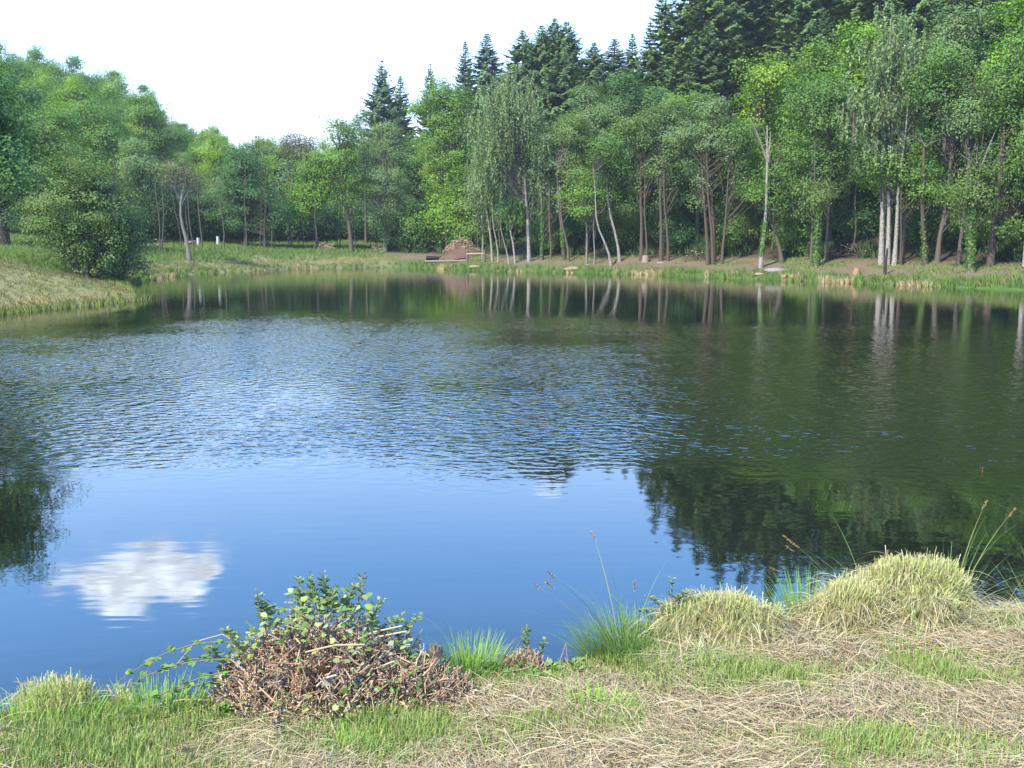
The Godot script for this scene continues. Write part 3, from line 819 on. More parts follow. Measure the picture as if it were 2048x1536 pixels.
	tree("oak_tree", "olive oak filling the gap behind the leafy ash", 19.71, -64, {"h": 11.64, "r": 0.18, "crowns": [[0, 9.69, 0, 2.03, 1.87, 1.96, 47], [-0.96, 10.87, -0.36, 1.15, 0.83, 0.97, 12], [0.81, 8.42, 0.3, 1.27, 0.91, 1.08, 12], [-1.51, 10.28, 0.02, 1.36, 0.98, 1.16, 12], [0, 6.36, -0.5, 2.7, 2.38, 2.6, 80], [-1.85, 5.35, -0.26, 1.64, 1.13, 1.39, 22], [-1.75, 7.49, -0.97, 1.35, 0.93, 1.14, 22], [0.65, 8.13, -0.11, 1.31, 0.9, 1.11, 22]], "tone": "fresh", "bark": "grey", "leaf": 0.14})
	tree("oak_tree", "dull green oak behind the broad ash crown", 12.72, -69.5, {"h": 10.82, "r": 0.16, "crowns": [[-0.17, 9.08, 0, 1.65, 1.55, 1.6, 31], [-1.51, 9.23, -0.5, 1.07, 0.79, 0.91, 8], [-1.5, 9.31, 0.12, 1.12, 0.82, 0.95, 8], [-1.39, 9.61, -0.4, 0.96, 0.71, 0.82, 8], [0, 5.96, -0.5, 2.57, 2.24, 2.48, 72], [1.19, 7.39, -0.63, 1.32, 0.9, 1.12, 19], [-1.58, 7.1, -0.85, 1.74, 1.18, 1.48, 19], [-0.05, 7.69, -0.84, 1.39, 0.95, 1.18, 19]], "tone": "fresh", "bark": "grey", "leaf": 0.14})
	tree("oak_tree", "blue green oak tucked below the firs, behind the alder pairs", 8.79, -74.5, {"h": 11.73, "r": 0.16, "crowns": [[-0.37, 9.68, 0, 2.36, 1.84, 2.28, 57], [-0.82, 11.08, -0.02, 1.25, 0.77, 1.06, 15], [1.52, 9.97, -0.13, 1.62, 0.99, 1.38, 15], [1.41, 9.13, 0.17, 1.5, 0.91, 1.27, 15], [-0.19, 6.33, -0.5, 2.95, 2.58, 2.6, 91], [-2.56, 6.69, -0.88, 2.04, 1.4, 1.58, 24], [-1.37, 4.58, -0.33, 1.6, 1.1, 1.24, 24], [-0.5, 4.34, -0.8, 1.52, 1.04, 1.18, 24]], "tone": "alder", "bark": "grey", "leaf": 0.14})
	tree("oak_tree", "soft green oak behind the two leaning birches", 5.49, -77.9, {"h": 9.15, "r": 0.16, "crowns": [[0, 7.2, 0, 2.67, 1.74, 2.58, 66], [2.16, 7.41, -0.42, 1.42, 0.72, 1.2, 18], [-1.78, 7.99, -0.14, 1.87, 0.95, 1.59, 18], [-0.83, 8.45, -0.22, 1.56, 0.79, 1.33, 18], [0, 4.09, -0.5, 3.08, 2.51, 2.6, 92], [-0.29, 2.15, -0.84, 1.98, 1.26, 1.47, 25], [0.15, 6.03, -0.06, 1.94, 1.24, 1.44, 25], [-1.54, 2.54, -0.02, 1.77, 1.13, 1.32, 25]], "tone": "mid", "bark": "grey", "leaf": 0.14})
	tree("oak_tree", "shaded oak closing the wood behind the ivied pollard", 26.41, -58.3, {"h": 10.27, "r": 0.18, "crowns": [[-0.29, 7.65, 0, 2.15, 2.31, 2.08, 58], [1.47, 7.72, 0.28, 1.06, 0.89, 0.9, 16], [-1.78, 8.61, 0.05, 1.05, 0.88, 0.89, 16], [1.47, 7.53, -0.15, 1.28, 1.07, 1.09, 16], [0, 3.57, -0.5, 2.15, 2.31, 2.08, 58], [1.47, 4.56, -0.1, 1.06, 0.89, 0.9, 16], [-1.76, 3.67, -0.95, 1.49, 1.25, 1.26, 16], [0.07, 5.36, -0.6, 1.05, 0.88, 0.9, 16]], "tone": "dark", "bark": "dark", "leaf": 0.14})
	tree("oak_tree", "shaded oak standing behind the snapped rusty trunk", 23.55, -61.5, {"h": 9.53, "r": 0.18, "crowns": [[0, 7.23, 0, 2.27, 1.98, 2.2, 57], [1.73, 7.79, -0.09, 1.22, 0.83, 1.03, 15], [-0.64, 8.67, -0.46, 1.11, 0.76, 0.94, 15], [1.83, 6.95, 0.01, 1.18, 0.8, 1, 15], [0, 3.69, -0.5, 2.92, 2.13, 2.6, 79], [-1.95, 4.65, -0.92, 1.75, 1, 1.37, 21], [-0.93, 5.22, -0.46, 1.47, 0.84, 1.15, 21], [2.1, 2.9, -0.14, 1.79, 1.02, 1.4, 21]], "tone": "alder", "bark": "dark", "leaf": 0.14})
	tree("oak_tree", "shaded oak in the hollow behind the dead birch", 17.75, -68.8, {"h": 7.88, "r": 0.16, "crowns": [[0.34, 5.82, 0, 2.54, 1.7, 2.46, 60], [0.81, 7.11, 0.04, 1.22, 0.64, 1.04, 16], [-1.73, 5.93, -0.12, 1.54, 0.81, 1.31, 16], [-1.13, 4.88, 0.41, 1.63, 0.86, 1.39, 16], [0.17, 2.89, -0.5, 2.72, 1.87, 2.6, 70], [-0.62, 4.26, -0.17, 1.58, 0.85, 1.33, 19], [0.54, 4.33, -0.69, 1.37, 0.74, 1.15, 19], [2.07, 3.66, -0.18, 1.78, 0.96, 1.49, 19]], "tone": "alder", "bark": "dark", "leaf": 0.14})
	tree("oak_tree", "dark oak in the hollow between the alder pairs and the broad ash", 12.84, -74.2, {"h": 7.24, "r": 0.16, "crowns": [[0, 5.3, 0, 2.74, 1.74, 2.6, 68], [-0.86, 6.55, -0.42, 1.39, 0.69, 1.16, 18], [0.07, 6.65, -0.07, 1.36, 0.68, 1.14, 18], [-1.99, 4.67, -0.44, 1.46, 0.73, 1.22, 18], [0.37, 2.79, -0.5, 2.74, 1.84, 2.6, 70], [-0.32, 1.43, -0.8, 1.34, 0.7, 1.12, 19], [-0.13, 4.18, -0.9, 1.54, 0.81, 1.29, 19], [-1.6, 3.48, -0.25, 1.5, 0.79, 1.26, 19]], "tone": "dark", "bark": "dark", "leaf": 0.14})
	bush("hazel_bush", "vivid green hazel thicket overhanging the brushwood heap", -5.24, -88, 5.5, 6.96, TONES.bright, 330, 0.19, "bush")
	bush("hazel_bush", "yellow green hazel thicket against the tan trunks by the brushwood heap", -3.18, -86, 3.66, 4.92, TONES.fresh, 150, 0.17, "bush")
	tree("oak_tree", "big bright oak on the slope in front of two pointed firs", -5.65, -91.2, {"h": 14.56, "r": 0.3, "crowns": [[-0.23, 12.37, 0, 2.89, 1.99, 2.6, 79], [-2.45, 11.84, 0.15, 1.97, 1.06, 1.56, 21], [-0.09, 10.83, -0.06, 1.76, 0.94, 1.39, 21], [0.73, 10.96, 0.45, 1.81, 0.97, 1.43, 21], [-0.46, 9.46, -0.5, 3.61, 2.26, 2.6, 84], [-0.87, 7.72, -0.73, 2.3, 1.12, 1.46, 23], [0.66, 7.83, -0.87, 2.04, 1, 1.29, 23], [2.25, 10.16, -0.74, 1.86, 0.91, 1.18, 23], [0.91, 7.4, 0.7, 1.93, 1.13, 1.86, 19], [0.2, 6.62, 0.26, 1.04, 0.48, 0.89, 5], [1.04, 6.53, 0.23, 1.16, 0.53, 0.99, 5], [2.41, 7.68, 0.56, 0.98, 0.45, 0.83, 5]], "limbs": [[0, 6.72, 1.14, 9.91, 0.3, 0.08]], "tone": "fresh", "bark": "grey", "leaf": 0.15})
	tree("ivy_tree", "pale loose tree with ivy and dead branches by the stream mouth", -10.96, -87.3, {"h": 11.37, "r": 0.17, "crowns": [[0.52, 9.08, 0, 2.07, 1.84, 2, 53], [1.6, 7.97, 0.11, 1.44, 1, 1.22, 14], [0.73, 10.5, -0.14, 1.19, 0.83, 1.01, 14], [-0.3, 10.33, 0.08, 1, 0.69, 0.85, 14], [0.31, 5.91, -0.5, 2.77, 2.16, 2.6, 87], [1.35, 4.42, -0.9, 1.78, 1.09, 1.47, 23], [-1.92, 5.6, -0.29, 1.43, 0.87, 1.18, 23], [-1.83, 6.47, -0.21, 1.91, 1.17, 1.58, 23], [-0.02, 2.64, 0.7, 1.27, 1.51, 1.22, 15], [0.74, 3.44, 1.11, 0.7, 0.65, 0.59, 4], [-1.03, 2.93, 0.64, 0.73, 0.68, 0.62, 4], [0.09, 1.47, 0.73, 0.87, 0.82, 0.74, 4]], "dead": [[0.09, 4.6, 0, 3.49, 6, 0.03, 0.6]], "ivy": [0.02, 0.5, 500], "tone": "grey", "bark": "pale"})
	tree("oak_tree", "layered fresh oak with a bowed trunk on the grassy edge", -13.66, -85.9, {"h": 11.83, "r": 0.17, "crowns": [[-1.01, 9.98, 0, 1.47, 1.66, 1.42, 26], [0.17, 9.73, -0.4, 0.9, 0.79, 0.77, 7], [-0.54, 8.79, -0.45, 0.84, 0.74, 0.72, 7], [0.18, 9.8, 0.08, 0.71, 0.63, 0.61, 7], [-1.01, 7.23, -0.5, 2.61, 1.91, 2.52, 63], [-3.13, 7.4, -0.61, 1.77, 1.01, 1.5, 17], [-0.55, 8.69, -0.8, 1.41, 0.81, 1.2, 17], [-2.98, 6.67, -0.25, 1.46, 0.84, 1.24, 17], [0.49, 5.08, 0.7, 1.25, 1.06, 1.2, 9], [0.55, 5.91, 0.45, 0.7, 0.46, 0.59, 4], [1.51, 4.99, 1.05, 0.83, 0.56, 0.71, 4], [-0.26, 4.53, 0.34, 0.71, 0.47, 0.6, 4]], "bend": [-0.52, -0.43], "tone": "fresh", "bark": "grey", "leaf": 0.14})
	tree("oak_tree", "low spreading oak whose bright leaves nearly reach the grass", -16.51, -86, {"h": 6.63, "r": 0.15, "crowns": [[-1.18, 4.44, 0, 1.7, 1.87, 1.64, 34], [-0.5, 3.17, -0.46, 1, 0.86, 0.85, 9], [-0.51, 5.71, 0.22, 0.85, 0.73, 0.72, 9], [-0.06, 3.58, 0.3, 0.89, 0.77, 0.76, 9], [0.22, 4.91, -0.5, 2.04, 1.92, 1.97, 44], [-0.53, 6.24, -0.14, 1.29, 0.95, 1.1, 12], [-0.98, 3.87, -0.62, 1.35, 0.99, 1.14, 12], [1.88, 5.01, -0.41, 1.21, 0.89, 1.03, 12], [-1.94, 2.98, 0.7, 1.14, 0.85, 1.1, 6], [-1.56, 3.58, 0.52, 0.64, 0.38, 0.55, 4], [-1.02, 3.09, 0.58, 0.62, 0.37, 0.53, 4], [-2.85, 3.08, 0.6, 0.72, 0.42, 0.61, 4]], "bend": [-0.52, -0.34], "tone": "bright", "bark": "grey", "leaf": 0.14})
	bush("willow_bush", "shaded bush under the pale ivy tree", -8.54, -88, 3.96, 4.56, TONES.mid, 170, 0.17, "bush")
	tree("thin_tree", "half bare tree with a feathery top left of the firs", -13.7, -94.8, {"h": 12.6, "r": 0.12, "crowns": [[0, 8.9, 0, 1.75, 2.35, 1.69, 38], [1.42, 8.7, 0.42, 1.16, 1.22, 0.99, 10], [-0.51, 7.2, 0.04, 1.1, 1.16, 0.94, 10], [0.43, 7.16, 0.09, 0.98, 1.03, 0.83, 10], [-0.38, 11.58, -0.5, 0.75, 0.87, 0.73, 4], [-0.64, 10.97, -0.72, 0.45, 0.4, 0.38, 4], [0.16, 11.9, -0.64, 0.37, 0.34, 0.32, 4], [-0.92, 11.26, -0.29, 0.49, 0.44, 0.41, 4]], "dead": [[-0.95, 10.33, 0, 2.84, 4, 0.02, 0]], "tone": "grey", "bark": "grey"})
	tree("alder_tree", "dark dome shaped alder with a lit broken trunk at its foot", -21.87, -83, {"h": 8.21, "r": 0.17, "crowns": [[0.23, 6.03, 0, 2.52, 1.95, 2.43, 78], [-0.49, 7.45, -0.23, 1.73, 1.05, 1.47, 21], [-0.21, 4.55, 0.25, 1.24, 0.75, 1.06, 21], [-0.77, 4.7, 0.4, 1.75, 1.06, 1.49, 21], [0.39, 3.44, -0.5, 3, 1.85, 2.6, 75], [-0.55, 2.11, -0.26, 2, 0.97, 1.53, 20], [-1.49, 2.52, -0.48, 1.58, 0.76, 1.2, 20], [2.34, 2.56, -0.03, 1.6, 0.77, 1.22, 20]], "stems": [[0, 0, 0], [1.78, 1, 0.33]], "tone": "alder", "bark": "brown", "leaf": 0.14})
	tree("dead_tree", "leaning half dead tree with bare forked branches over cut logs", -22.37, -69.9, {"h": 6.7, "r": 0.16, "crowns": [[-0.23, 5.82, 0, 1.2, 1.04, 1.16, 8], [-1.17, 5.6, -0.5, 0.68, 0.46, 0.58, 4], [-0.98, 6.34, 0.15, 0.62, 0.42, 0.53, 4], [0.56, 5.34, 0.11, 0.82, 0.56, 0.7, 4]], "bend": [-0.42, 0.21], "dead": [[0.03, 5.3, 0, 2.45, 6, 0.03, 0.3], [-0.84, 4.95, 0, 2.1, 5, 0.02, -0.4]], "limbs": [[-0.42, 3.9, 0.28, 6.35, 0.3, 0.07], [-0.45, 4.25, -1.19, 6.17, 0.3, 0.05]], "tone": "brown", "bark": "pale"})
	bush("blackthorn_bush", "nearly black green thicket behind the leaning half dead tree", -25.88, -85, 3.61, 4.06, TONES.dark, 190, 0.17, "bush")
	bush("blackthorn_bush", "dark thicket between willow bush and leaning half dead tree", -28.25, -82, 3.69, 4.52, TONES.dark, 190, 0.17, "bush")
	bush("grey_willow", "brownish grey willow shrub above the dark thicket", -31.39, -96, 4.56, 7.4, TONES.brown, 130, 0.16, "bush")
	bush("grey_willow", "pale grey green willow shrub beside the dark alder", -29.2, -100, 3.75, 7.27, TONES.grey, 120, 0.17, "bush")
	bush("grey_willow", "hazy olive shrub between the dark alder and the layered oak", -23.44, -108, 5.94, 7.82, TONES.grey, 150, 0.18, "bush")
	tree("thin_tree", "brownish thin wood edge tree standing against the sky", -23.72, -114.6, {"h": 11.17, "r": 0.16, "crowns": [[0.57, 8.76, 0, 2.42, 2.04, 2.34, 55], [-0.92, 9.8, 0.19, 1.22, 0.8, 1.03, 15], [-1.3, 8.24, -0.13, 1.55, 1.02, 1.32, 15], [2.07, 7.72, -0.19, 1.27, 0.84, 1.08, 15], [-0.57, 6.7, -0.5, 2.42, 2.27, 2.34, 58], [-0.79, 8.45, -0.1, 1.5, 1.1, 1.27, 16], [0.41, 8.23, -0.23, 1.5, 1.1, 1.28, 16], [-0.26, 8.44, -0.43, 1.19, 0.87, 1.01, 16]], "tone": "brown", "bark": "grey", "leaf": 0.15})
	tree("thin_tree", "soft olive tree standing against the sky beside the brownish one", -26.75, -111.7, {"h": 10.09, "r": 0.16, "crowns": [[0, 7.99, 0, 2.65, 1.8, 2.56, 58], [1.04, 6.77, 0.23, 1.8, 0.95, 1.53, 15], [-1.88, 8.69, 0.03, 1.52, 0.81, 1.29, 15], [1.79, 7.2, -0.22, 1.45, 0.77, 1.23, 15], [0.84, 6.46, -0.5, 2.36, 1.94, 2.28, 51], [-0.69, 5.53, -0.81, 1.64, 1.06, 1.4, 14], [2.73, 6.74, -0.44, 1.19, 0.76, 1.01, 14], [-0.7, 5.55, -0.81, 1.22, 0.79, 1.04, 14]], "tone": "olive", "bark": "grey", "leaf": 0.15})
	bush("willow_bush", "large rounded olive willow bush at the tip of the mown bank", -20.54, -48, 5.66, 6.78, TONES.olive, 720, 0.1, "bush")
	bush("willow_bush", "dark lower willow bush against the flank of the large one", -19.53, -49.5, 3.59, 4.48, TONES.alder, 260, 0.12, "bush")
	tree("alder_tree", "dark spreading tree at the edge of the mown bank, boughs over the water", -12.77, -24, {"h": 7.06, "r": 0.16, "crowns": [[0.15, 6.01, 0, 1.3, 0.98, 1.25, 52], [-0.73, 5.59, 0.19, 0.81, 0.48, 0.69, 14], [0.01, 5.26, -0.02, 0.64, 0.38, 0.54, 14], [0.69, 5.36, -0.18, 0.9, 0.53, 0.77, 14], [0.21, 4.84, -0.5, 1.49, 1.01, 1.44, 64], [0.93, 4.21, -0.07, 0.93, 0.49, 0.79, 17], [0.37, 5.62, -0.16, 0.95, 0.5, 0.8, 17], [-0.99, 4.96, -0.81, 0.74, 0.4, 0.63, 17]], "tone": "alder", "bark": "dark", "leaf": 0.08, "branch": 0.02})
	tree("oak_tree", "tall mid green oak on the meadow behind the large willow bush", -33.82, -74, {"h": 9.72, "r": 0.25, "crowns": [[0, 7.5, 0, 2.74, 2.01, 2.6, 63], [1.24, 8.8, -0.35, 1.36, 0.79, 1.14, 17], [-1.67, 6.46, 0.26, 1.37, 0.79, 1.15, 17], [-0.2, 5.94, 0.3, 1.81, 1.04, 1.52, 17], [-0.37, 4.91, -0.5, 3.52, 2.38, 2.6, 86], [-1.04, 3.11, -0.04, 2.42, 1.28, 1.57, 23], [-2.41, 3.6, -0.9, 2.45, 1.3, 1.59, 23], [1.93, 6.02, -0.79, 1.73, 0.92, 1.13, 23]], "tone": "mid", "bark": "grey", "leaf": 0.15})
	tree("oak_tree", "tall oak with a blue green crown standing above its neighbours on the ridge", -39.31, -112, {"h": 13.45, "r": 0.3, "crowns": [[0.08, 11.18, 0, 2.28, 2.08, 2.2, 39], [-1.23, 12.33, 0.18, 1.32, 0.95, 1.13, 10], [0, 9.57, -0.1, 1.13, 0.81, 0.96, 10], [-1.71, 10.75, -0.38, 1.28, 0.91, 1.09, 10], [-0.53, 8.1, -0.5, 4.29, 2.36, 2.6, 94], [-3.41, 7.06, -0.32, 2.41, 1.04, 1.29, 25], [-4.04, 8.16, -0.05, 2.98, 1.28, 1.59, 25], [2.62, 8.9, -0.28, 2.79, 1.2, 1.49, 25]], "tone": "mid", "bark": "grey", "leaf": 0.17})
	tree("oak_tree", "wide leafy oak between the willow bush and the blue green crowned oak", -36.41, -90, {"h": 11.75, "r": 0.28, "crowns": [[0, 9.01, 0, 3.09, 2.41, 2.6, 68], [-0.72, 10.8, -0.02, 1.56, 0.95, 1.15, 18], [-1.54, 10.49, 0.42, 1.99, 1.21, 1.48, 18], [-1.86, 10.27, 0, 1.68, 1.02, 1.24, 18], [0, 5.68, -0.5, 4.04, 2.23, 2.6, 81], [-1.09, 4.04, -0.42, 2.65, 1.14, 1.5, 22], [-0.94, 7.34, -0.15, 2.24, 0.97, 1.27, 22], [-3.28, 5.47, -0.58, 1.97, 0.85, 1.12, 22]], "tone": "fresh", "bark": "grey", "leaf": 0.16})
	tree("ash_tree", "dusky ash over the meadow edge beside the willow bush", -29.68, -82, {"h": 8.17, "r": 0.2, "crowns": [[-0.61, 5.71, 0, 1.95, 2.03, 1.88, 44], [-0.49, 7.28, -0.43, 1.22, 1, 1.04, 12], [-0.82, 7.27, -0.02, 0.97, 0.79, 0.83, 12], [0.97, 5.55, -0.11, 1.17, 0.95, 0.99, 12], [0, 3.45, -0.5, 1.73, 1.83, 1.67, 34], [1.29, 2.88, -0.64, 0.86, 0.71, 0.73, 9], [0.52, 2.13, -0.23, 0.83, 0.68, 0.7, 9], [-0.91, 4.54, -0.75, 0.83, 0.69, 0.71, 9]], "tone": "grey", "bark": "grey", "leaf": 0.14})
	tree("oak_tree", "dense dark oak on the meadow margin beside the mown bank", -33.13, -66, {"h": 11.36, "r": 0.28, "crowns": [[-0.17, 8.8, 0, 2.61, 2.37, 2.52, 67], [-2.23, 9.28, 0.02, 1.47, 1.05, 1.25, 18], [1.86, 9.4, 0.47, 1.38, 0.98, 1.17, 18], [-2.16, 9.45, -0.41, 1.53, 1.08, 1.3, 18], [0.33, 4.26, -0.5, 2.44, 3.1, 2.36, 74], [-0.03, 6.63, -0.31, 1.69, 1.69, 1.44, 20], [-1.66, 4.15, -0.61, 1.19, 1.19, 1.01, 20], [0.68, 1.88, -0.41, 1.41, 1.4, 1.19, 20]], "tone": "alder", "bark": "dark", "leaf": 0.15})
	conifer("fir_tree", "ragged pointed fir standing alone against the white sky", Vector3(-14.81, far_height(-14.81, -118) - 0.2, -118), 18.77, 7, TONES.blue, 0.35)
	conifer("fir_tree", "narrow fir close beside the ragged pointed one", Vector3(-13.18, far_height(-13.18, -122) - 0.2, -122), 17.67, 5.1, TONES.blue, 0.3)
	conifer("fir_tree", "slender fir spire, slimmer of the twin firs above the bright oak", Vector3(-5.76, far_height(-5.76, -128) - 0.2, -128), 17.81, 4.6, TONES.blue, 0.3)
	conifer("fir_tree", "broad triangular fir, fuller of the twin firs above the bright oak", Vector3(-3.02, far_height(-3.02, -126) - 0.2, -126), 15.49, 6.7, TONES.blue, 0.3)
	conifer("fir_tree", "small fir tip peeping over the bright oak crown", Vector3(-10.43, far_height(-10.43, -132) - 0.2, -132), 19.62, 5.1, TONES.blue, 0.3)
	conifer("fir_tree", "fir with an open upper whorl left of the dense fir group", Vector3(1.1, far_height(1.1, -110) - 0.2, -110), 13.78, 7, TONES.fir, 0.35)
	conifer("fir_tree", "first peak of the dense fir group above the weeping birch", Vector3(3.13, far_height(3.13, -108) - 0.2, -108), 13.69, 7, TONES.fir, 0.25)
	conifer("fir_tree", "highest peak of the dense fir group above the weeping birch", Vector3(4.59, far_height(4.59, -112) - 0.2, -112), 12.57, 6.7, TONES.fir, 0.25)
	conifer("fir_tree", "third peak of the dense fir group above the weeping birch", Vector3(5.62, far_height(5.62, -108) - 0.2, -108), 12.97, 7, TONES.fir, 0.25)
	conifer("fir_tree", "low bushy fir in front of the dense fir group", Vector3(5.05, far_height(5.05, -100) - 0.2, -100), 11.79, 8.2, TONES.fir, 0.2)
	conifer("fir_tree", "lone fir point in the dip between dense group and spruces", Vector3(8.22, far_height(8.22, -104) - 0.2, -104), 11.29, 6.7, TONES.fir, 0.25)
	conifer("fir_tree", "blunt topped fir at the start of the rising spruces", Vector3(10.1, far_height(10.1, -102) - 0.2, -102), 11.53, 6.2, TONES.blue, 0.3)
	conifer("spruce_tree", "bluish spruce stepping up toward the tall dark spruces", Vector3(11.37, far_height(11.37, -98) - 0.2, -98), 12.18, 3.8, TONES.spruce, 0.3)
	conifer("spruce_tree", "tall spruce at the edge of the white sky", Vector3(14.26, far_height(14.26, -97) - 0.2, -97), 17.4, 4.2, TONES.spruce, 0.3)
	conifer("spruce_tree", "lower spruce in front of the tall edge spruce", Vector3(11.97, far_height(11.97, -90) - 0.2, -90), 13.63, 4, TONES.spruce, 0.25)
	conifer("spruce_tree", "first tall dark spruce from the sky edge, in the close stand on the slope", Vector3(16.2, far_height(16.2, -95) - 0.2, -95), 18.43, 5.2, TONES.spruce, 0.2, "dark spruces on the slope")
	conifer("spruce_tree", "second tall dark spruce from the sky edge, in the close stand on the slope", Vector3(17.37, far_height(17.37, -90) - 0.2, -90), 19.09, 5.2, TONES.spruce, 0.2, "dark spruces on the slope")
	conifer("spruce_tree", "third tall dark spruce from the sky edge, in the close stand on the slope", Vector3(20.76, far_height(20.76, -97) - 0.2, -97), 20.54, 5.2, TONES.fir, 0.2, "dark spruces on the slope")
	conifer("spruce_tree", "fourth tall dark spruce from the sky edge, in the close stand on the slope", Vector3(23.9, far_height(23.9, -100) - 0.2, -100), 20.61, 5.2, TONES.spruce, 0.2, "dark spruces on the slope")
	conifer("spruce_tree", "fifth tall dark spruce from the sky edge, in the close stand on the slope", Vector3(25.82, far_height(25.82, -96) - 0.2, -96), 21, 5.2, TONES.spruce, 0.2, "dark spruces on the slope")
	conifer("spruce_tree", "sixth tall dark spruce from the sky edge, in the close stand on the slope", Vector3(25.34, far_height(25.34, -88) - 0.2, -88), 19.46, 5.2, TONES.fir, 0.2, "dark spruces on the slope")
	conifer("spruce_tree", "seventh tall dark spruce from the sky edge, in the close stand on the slope", Vector3(28.8, far_height(28.8, -92) - 0.2, -92), 20.8, 5.2, TONES.spruce, 0.2, "dark spruces on the slope")
	conifer("spruce_tree", "eighth tall dark spruce from the sky edge, in the close stand on the slope", Vector3(29.07, far_height(29.07, -86) - 0.2, -86), 20.23, 5.2, TONES.spruce, 0.2, "dark spruces on the slope")
	conifer("spruce_tree", "ninth tall dark spruce from the sky edge, in the close stand on the slope", Vector3(30.7, far_height(30.7, -84) - 0.2, -84), 20.52, 5.2, TONES.fir, 0.2, "dark spruces on the slope")
	conifer("spruce_tree", "tenth tall dark spruce from the sky edge, in the close stand on the slope", Vector3(32.43, far_height(32.43, -82) - 0.2, -82), 20.23, 5.2, TONES.spruce, 0.2, "dark spruces on the slope")
	conifer("spruce_tree", "eleventh tall dark spruce from the sky edge, in the close stand on the slope", Vector3(34.24, far_height(34.24, -80) - 0.2, -80), 19.84, 5.2, TONES.spruce, 0.2, "dark spruces on the slope")
	conifer("spruce_tree", "twelfth tall dark spruce from the sky edge, in the close stand on the slope", Vector3(35.72, far_height(35.72, -78) - 0.2, -78), 19.14, 5.2, TONES.fir, 0.2, "dark spruces on the slope")
	conifer("spruce_tree", "thirteenth tall dark spruce from the sky edge, in the close stand on the slope", Vector3(37.09, far_height(37.09, -76) - 0.2, -76), 18.84, 5.2, TONES.spruce, 0.2, "dark spruces on the slope")
	conifer("spruce_tree", "fourteenth tall dark spruce from the sky edge, in the close stand on the slope", Vector3(38.33, far_height(38.33, -74) - 0.2, -74), 18.52, 5.2, TONES.spruce, 0.2, "dark spruces on the slope")
	conifer("spruce_tree", "fifteenth tall dark spruce from the sky edge, in the close stand on the slope", Vector3(39.82, far_height(39.82, -72) - 0.2, -72), 17.74, 5.2, TONES.spruce, 0.2, "dark spruces on the slope")
	conifer("spruce_tree", "first of the shorter spruces below the tall stand, counted from the sky edge", Vector3(13.48, far_height(13.48, -84) - 0.2, -84), 11.46, 5, TONES.spruce, 0.2, "shorter spruces below the tall stand")
	conifer("spruce_tree", "second of the shorter spruces below the tall stand, counted from the sky edge", Vector3(15.42, far_height(15.42, -82) - 0.2, -82), 13.35, 5, TONES.fir, 0.2, "shorter spruces below the tall stand")
	conifer("spruce_tree", "third of the shorter spruces below the tall stand, counted from the sky edge", Vector3(18.09, far_height(18.09, -83) - 0.2, -83), 11.33, 5, TONES.spruce, 0.2, "shorter spruces below the tall stand")
	conifer("spruce_tree", "fourth of the shorter spruces below the tall stand, counted from the sky edge", Vector3(21.84, far_height(21.84, -80) - 0.2, -80), 11.53, 5, TONES.spruce, 0.2, "shorter spruces below the tall stand")
	conifer("spruce_tree", "fifth of the shorter spruces below the tall stand, counted from the sky edge", Vector3(23.44, far_height(23.44, -78) - 0.2, -78), 12.46, 5, TONES.fir, 0.2, "shorter spruces below the tall stand")
	conifer("spruce_tree", "sixth of the shorter spruces below the tall stand, counted from the sky edge", Vector3(26.86, far_height(26.86, -74) - 0.2, -74), 11.89, 5, TONES.spruce, 0.2, "shorter spruces below the tall stand")
	conifer("spruce_tree", "seventh of the shorter spruces below the tall stand, counted from the sky edge", Vector3(29.74, far_height(29.74, -72) - 0.2, -72), 11.73, 5, TONES.spruce, 0.2, "shorter spruces below the tall stand")
	conifer("spruce_tree", "eighth of the shorter spruces below the tall stand, counted from the sky edge", Vector3(32.76, far_height(32.76, -70) - 0.2, -70), 11.4, 5, TONES.fir, 0.2, "shorter spruces below the tall stand")
	conifer("spruce_tree", "spruce of the rear row seen only between the tall dark spruces", Vector3(19.13, far_height(19.13, -106) - 0.2, -106), 16.39, 4.6, TONES.spruce, 0.2, "rear row of dark spruces")
	conifer("spruce_tree", "spruce of the rear row seen only between the tall dark spruces", Vector3(22.44, far_height(22.44, -110) - 0.2, -110), 18.06, 4.6, TONES.spruce, 0.2, "rear row of dark spruces")
	conifer("spruce_tree", "spruce of the rear row seen only between the tall dark spruces", Vector3(25.42, far_height(25.42, -112) - 0.2, -112), 19.05, 4.6, TONES.spruce, 0.2, "rear row of dark spruces")
	conifer("spruce_tree", "spruce of the rear row seen only between the tall dark spruces", Vector3(27.32, far_height(27.32, -108) - 0.2, -108), 19.25, 4.6, TONES.spruce, 0.2, "rear row of dark spruces")
	conifer("spruce_tree", "spruce of the rear row seen only between the tall dark spruces", Vector3(32.89, far_height(32.89, -110) - 0.2, -110), 20.26, 4.6, TONES.spruce, 0.2, "rear row of dark spruces")
	conifer("spruce_tree", "spruce of the rear row seen only between the tall dark spruces", Vector3(34.77, far_height(34.77, -106) - 0.2, -106), 19.85, 4.6, TONES.spruce, 0.2, "rear row of dark spruces")
	conifer("spruce_tree", "spruce of the rear row seen only between the tall dark spruces", Vector3(36.71, far_height(36.71, -104) - 0.2, -104), 19.88, 4.6, TONES.spruce, 0.2, "rear row of dark spruces")
	conifer("spruce_tree", "spruce of the rear row seen only between the tall dark spruces", Vector3(38.3, far_height(38.3, -100) - 0.2, -100), 19.36, 4.6, TONES.spruce, 0.2, "rear row of dark spruces")
	conifer("spruce_tree", "spruce of the rear row seen only between the tall dark spruces", Vector3(40.47, far_height(40.47, -98) - 0.2, -98), 19.32, 4.6, TONES.spruce, 0.2, "rear row of dark spruces")
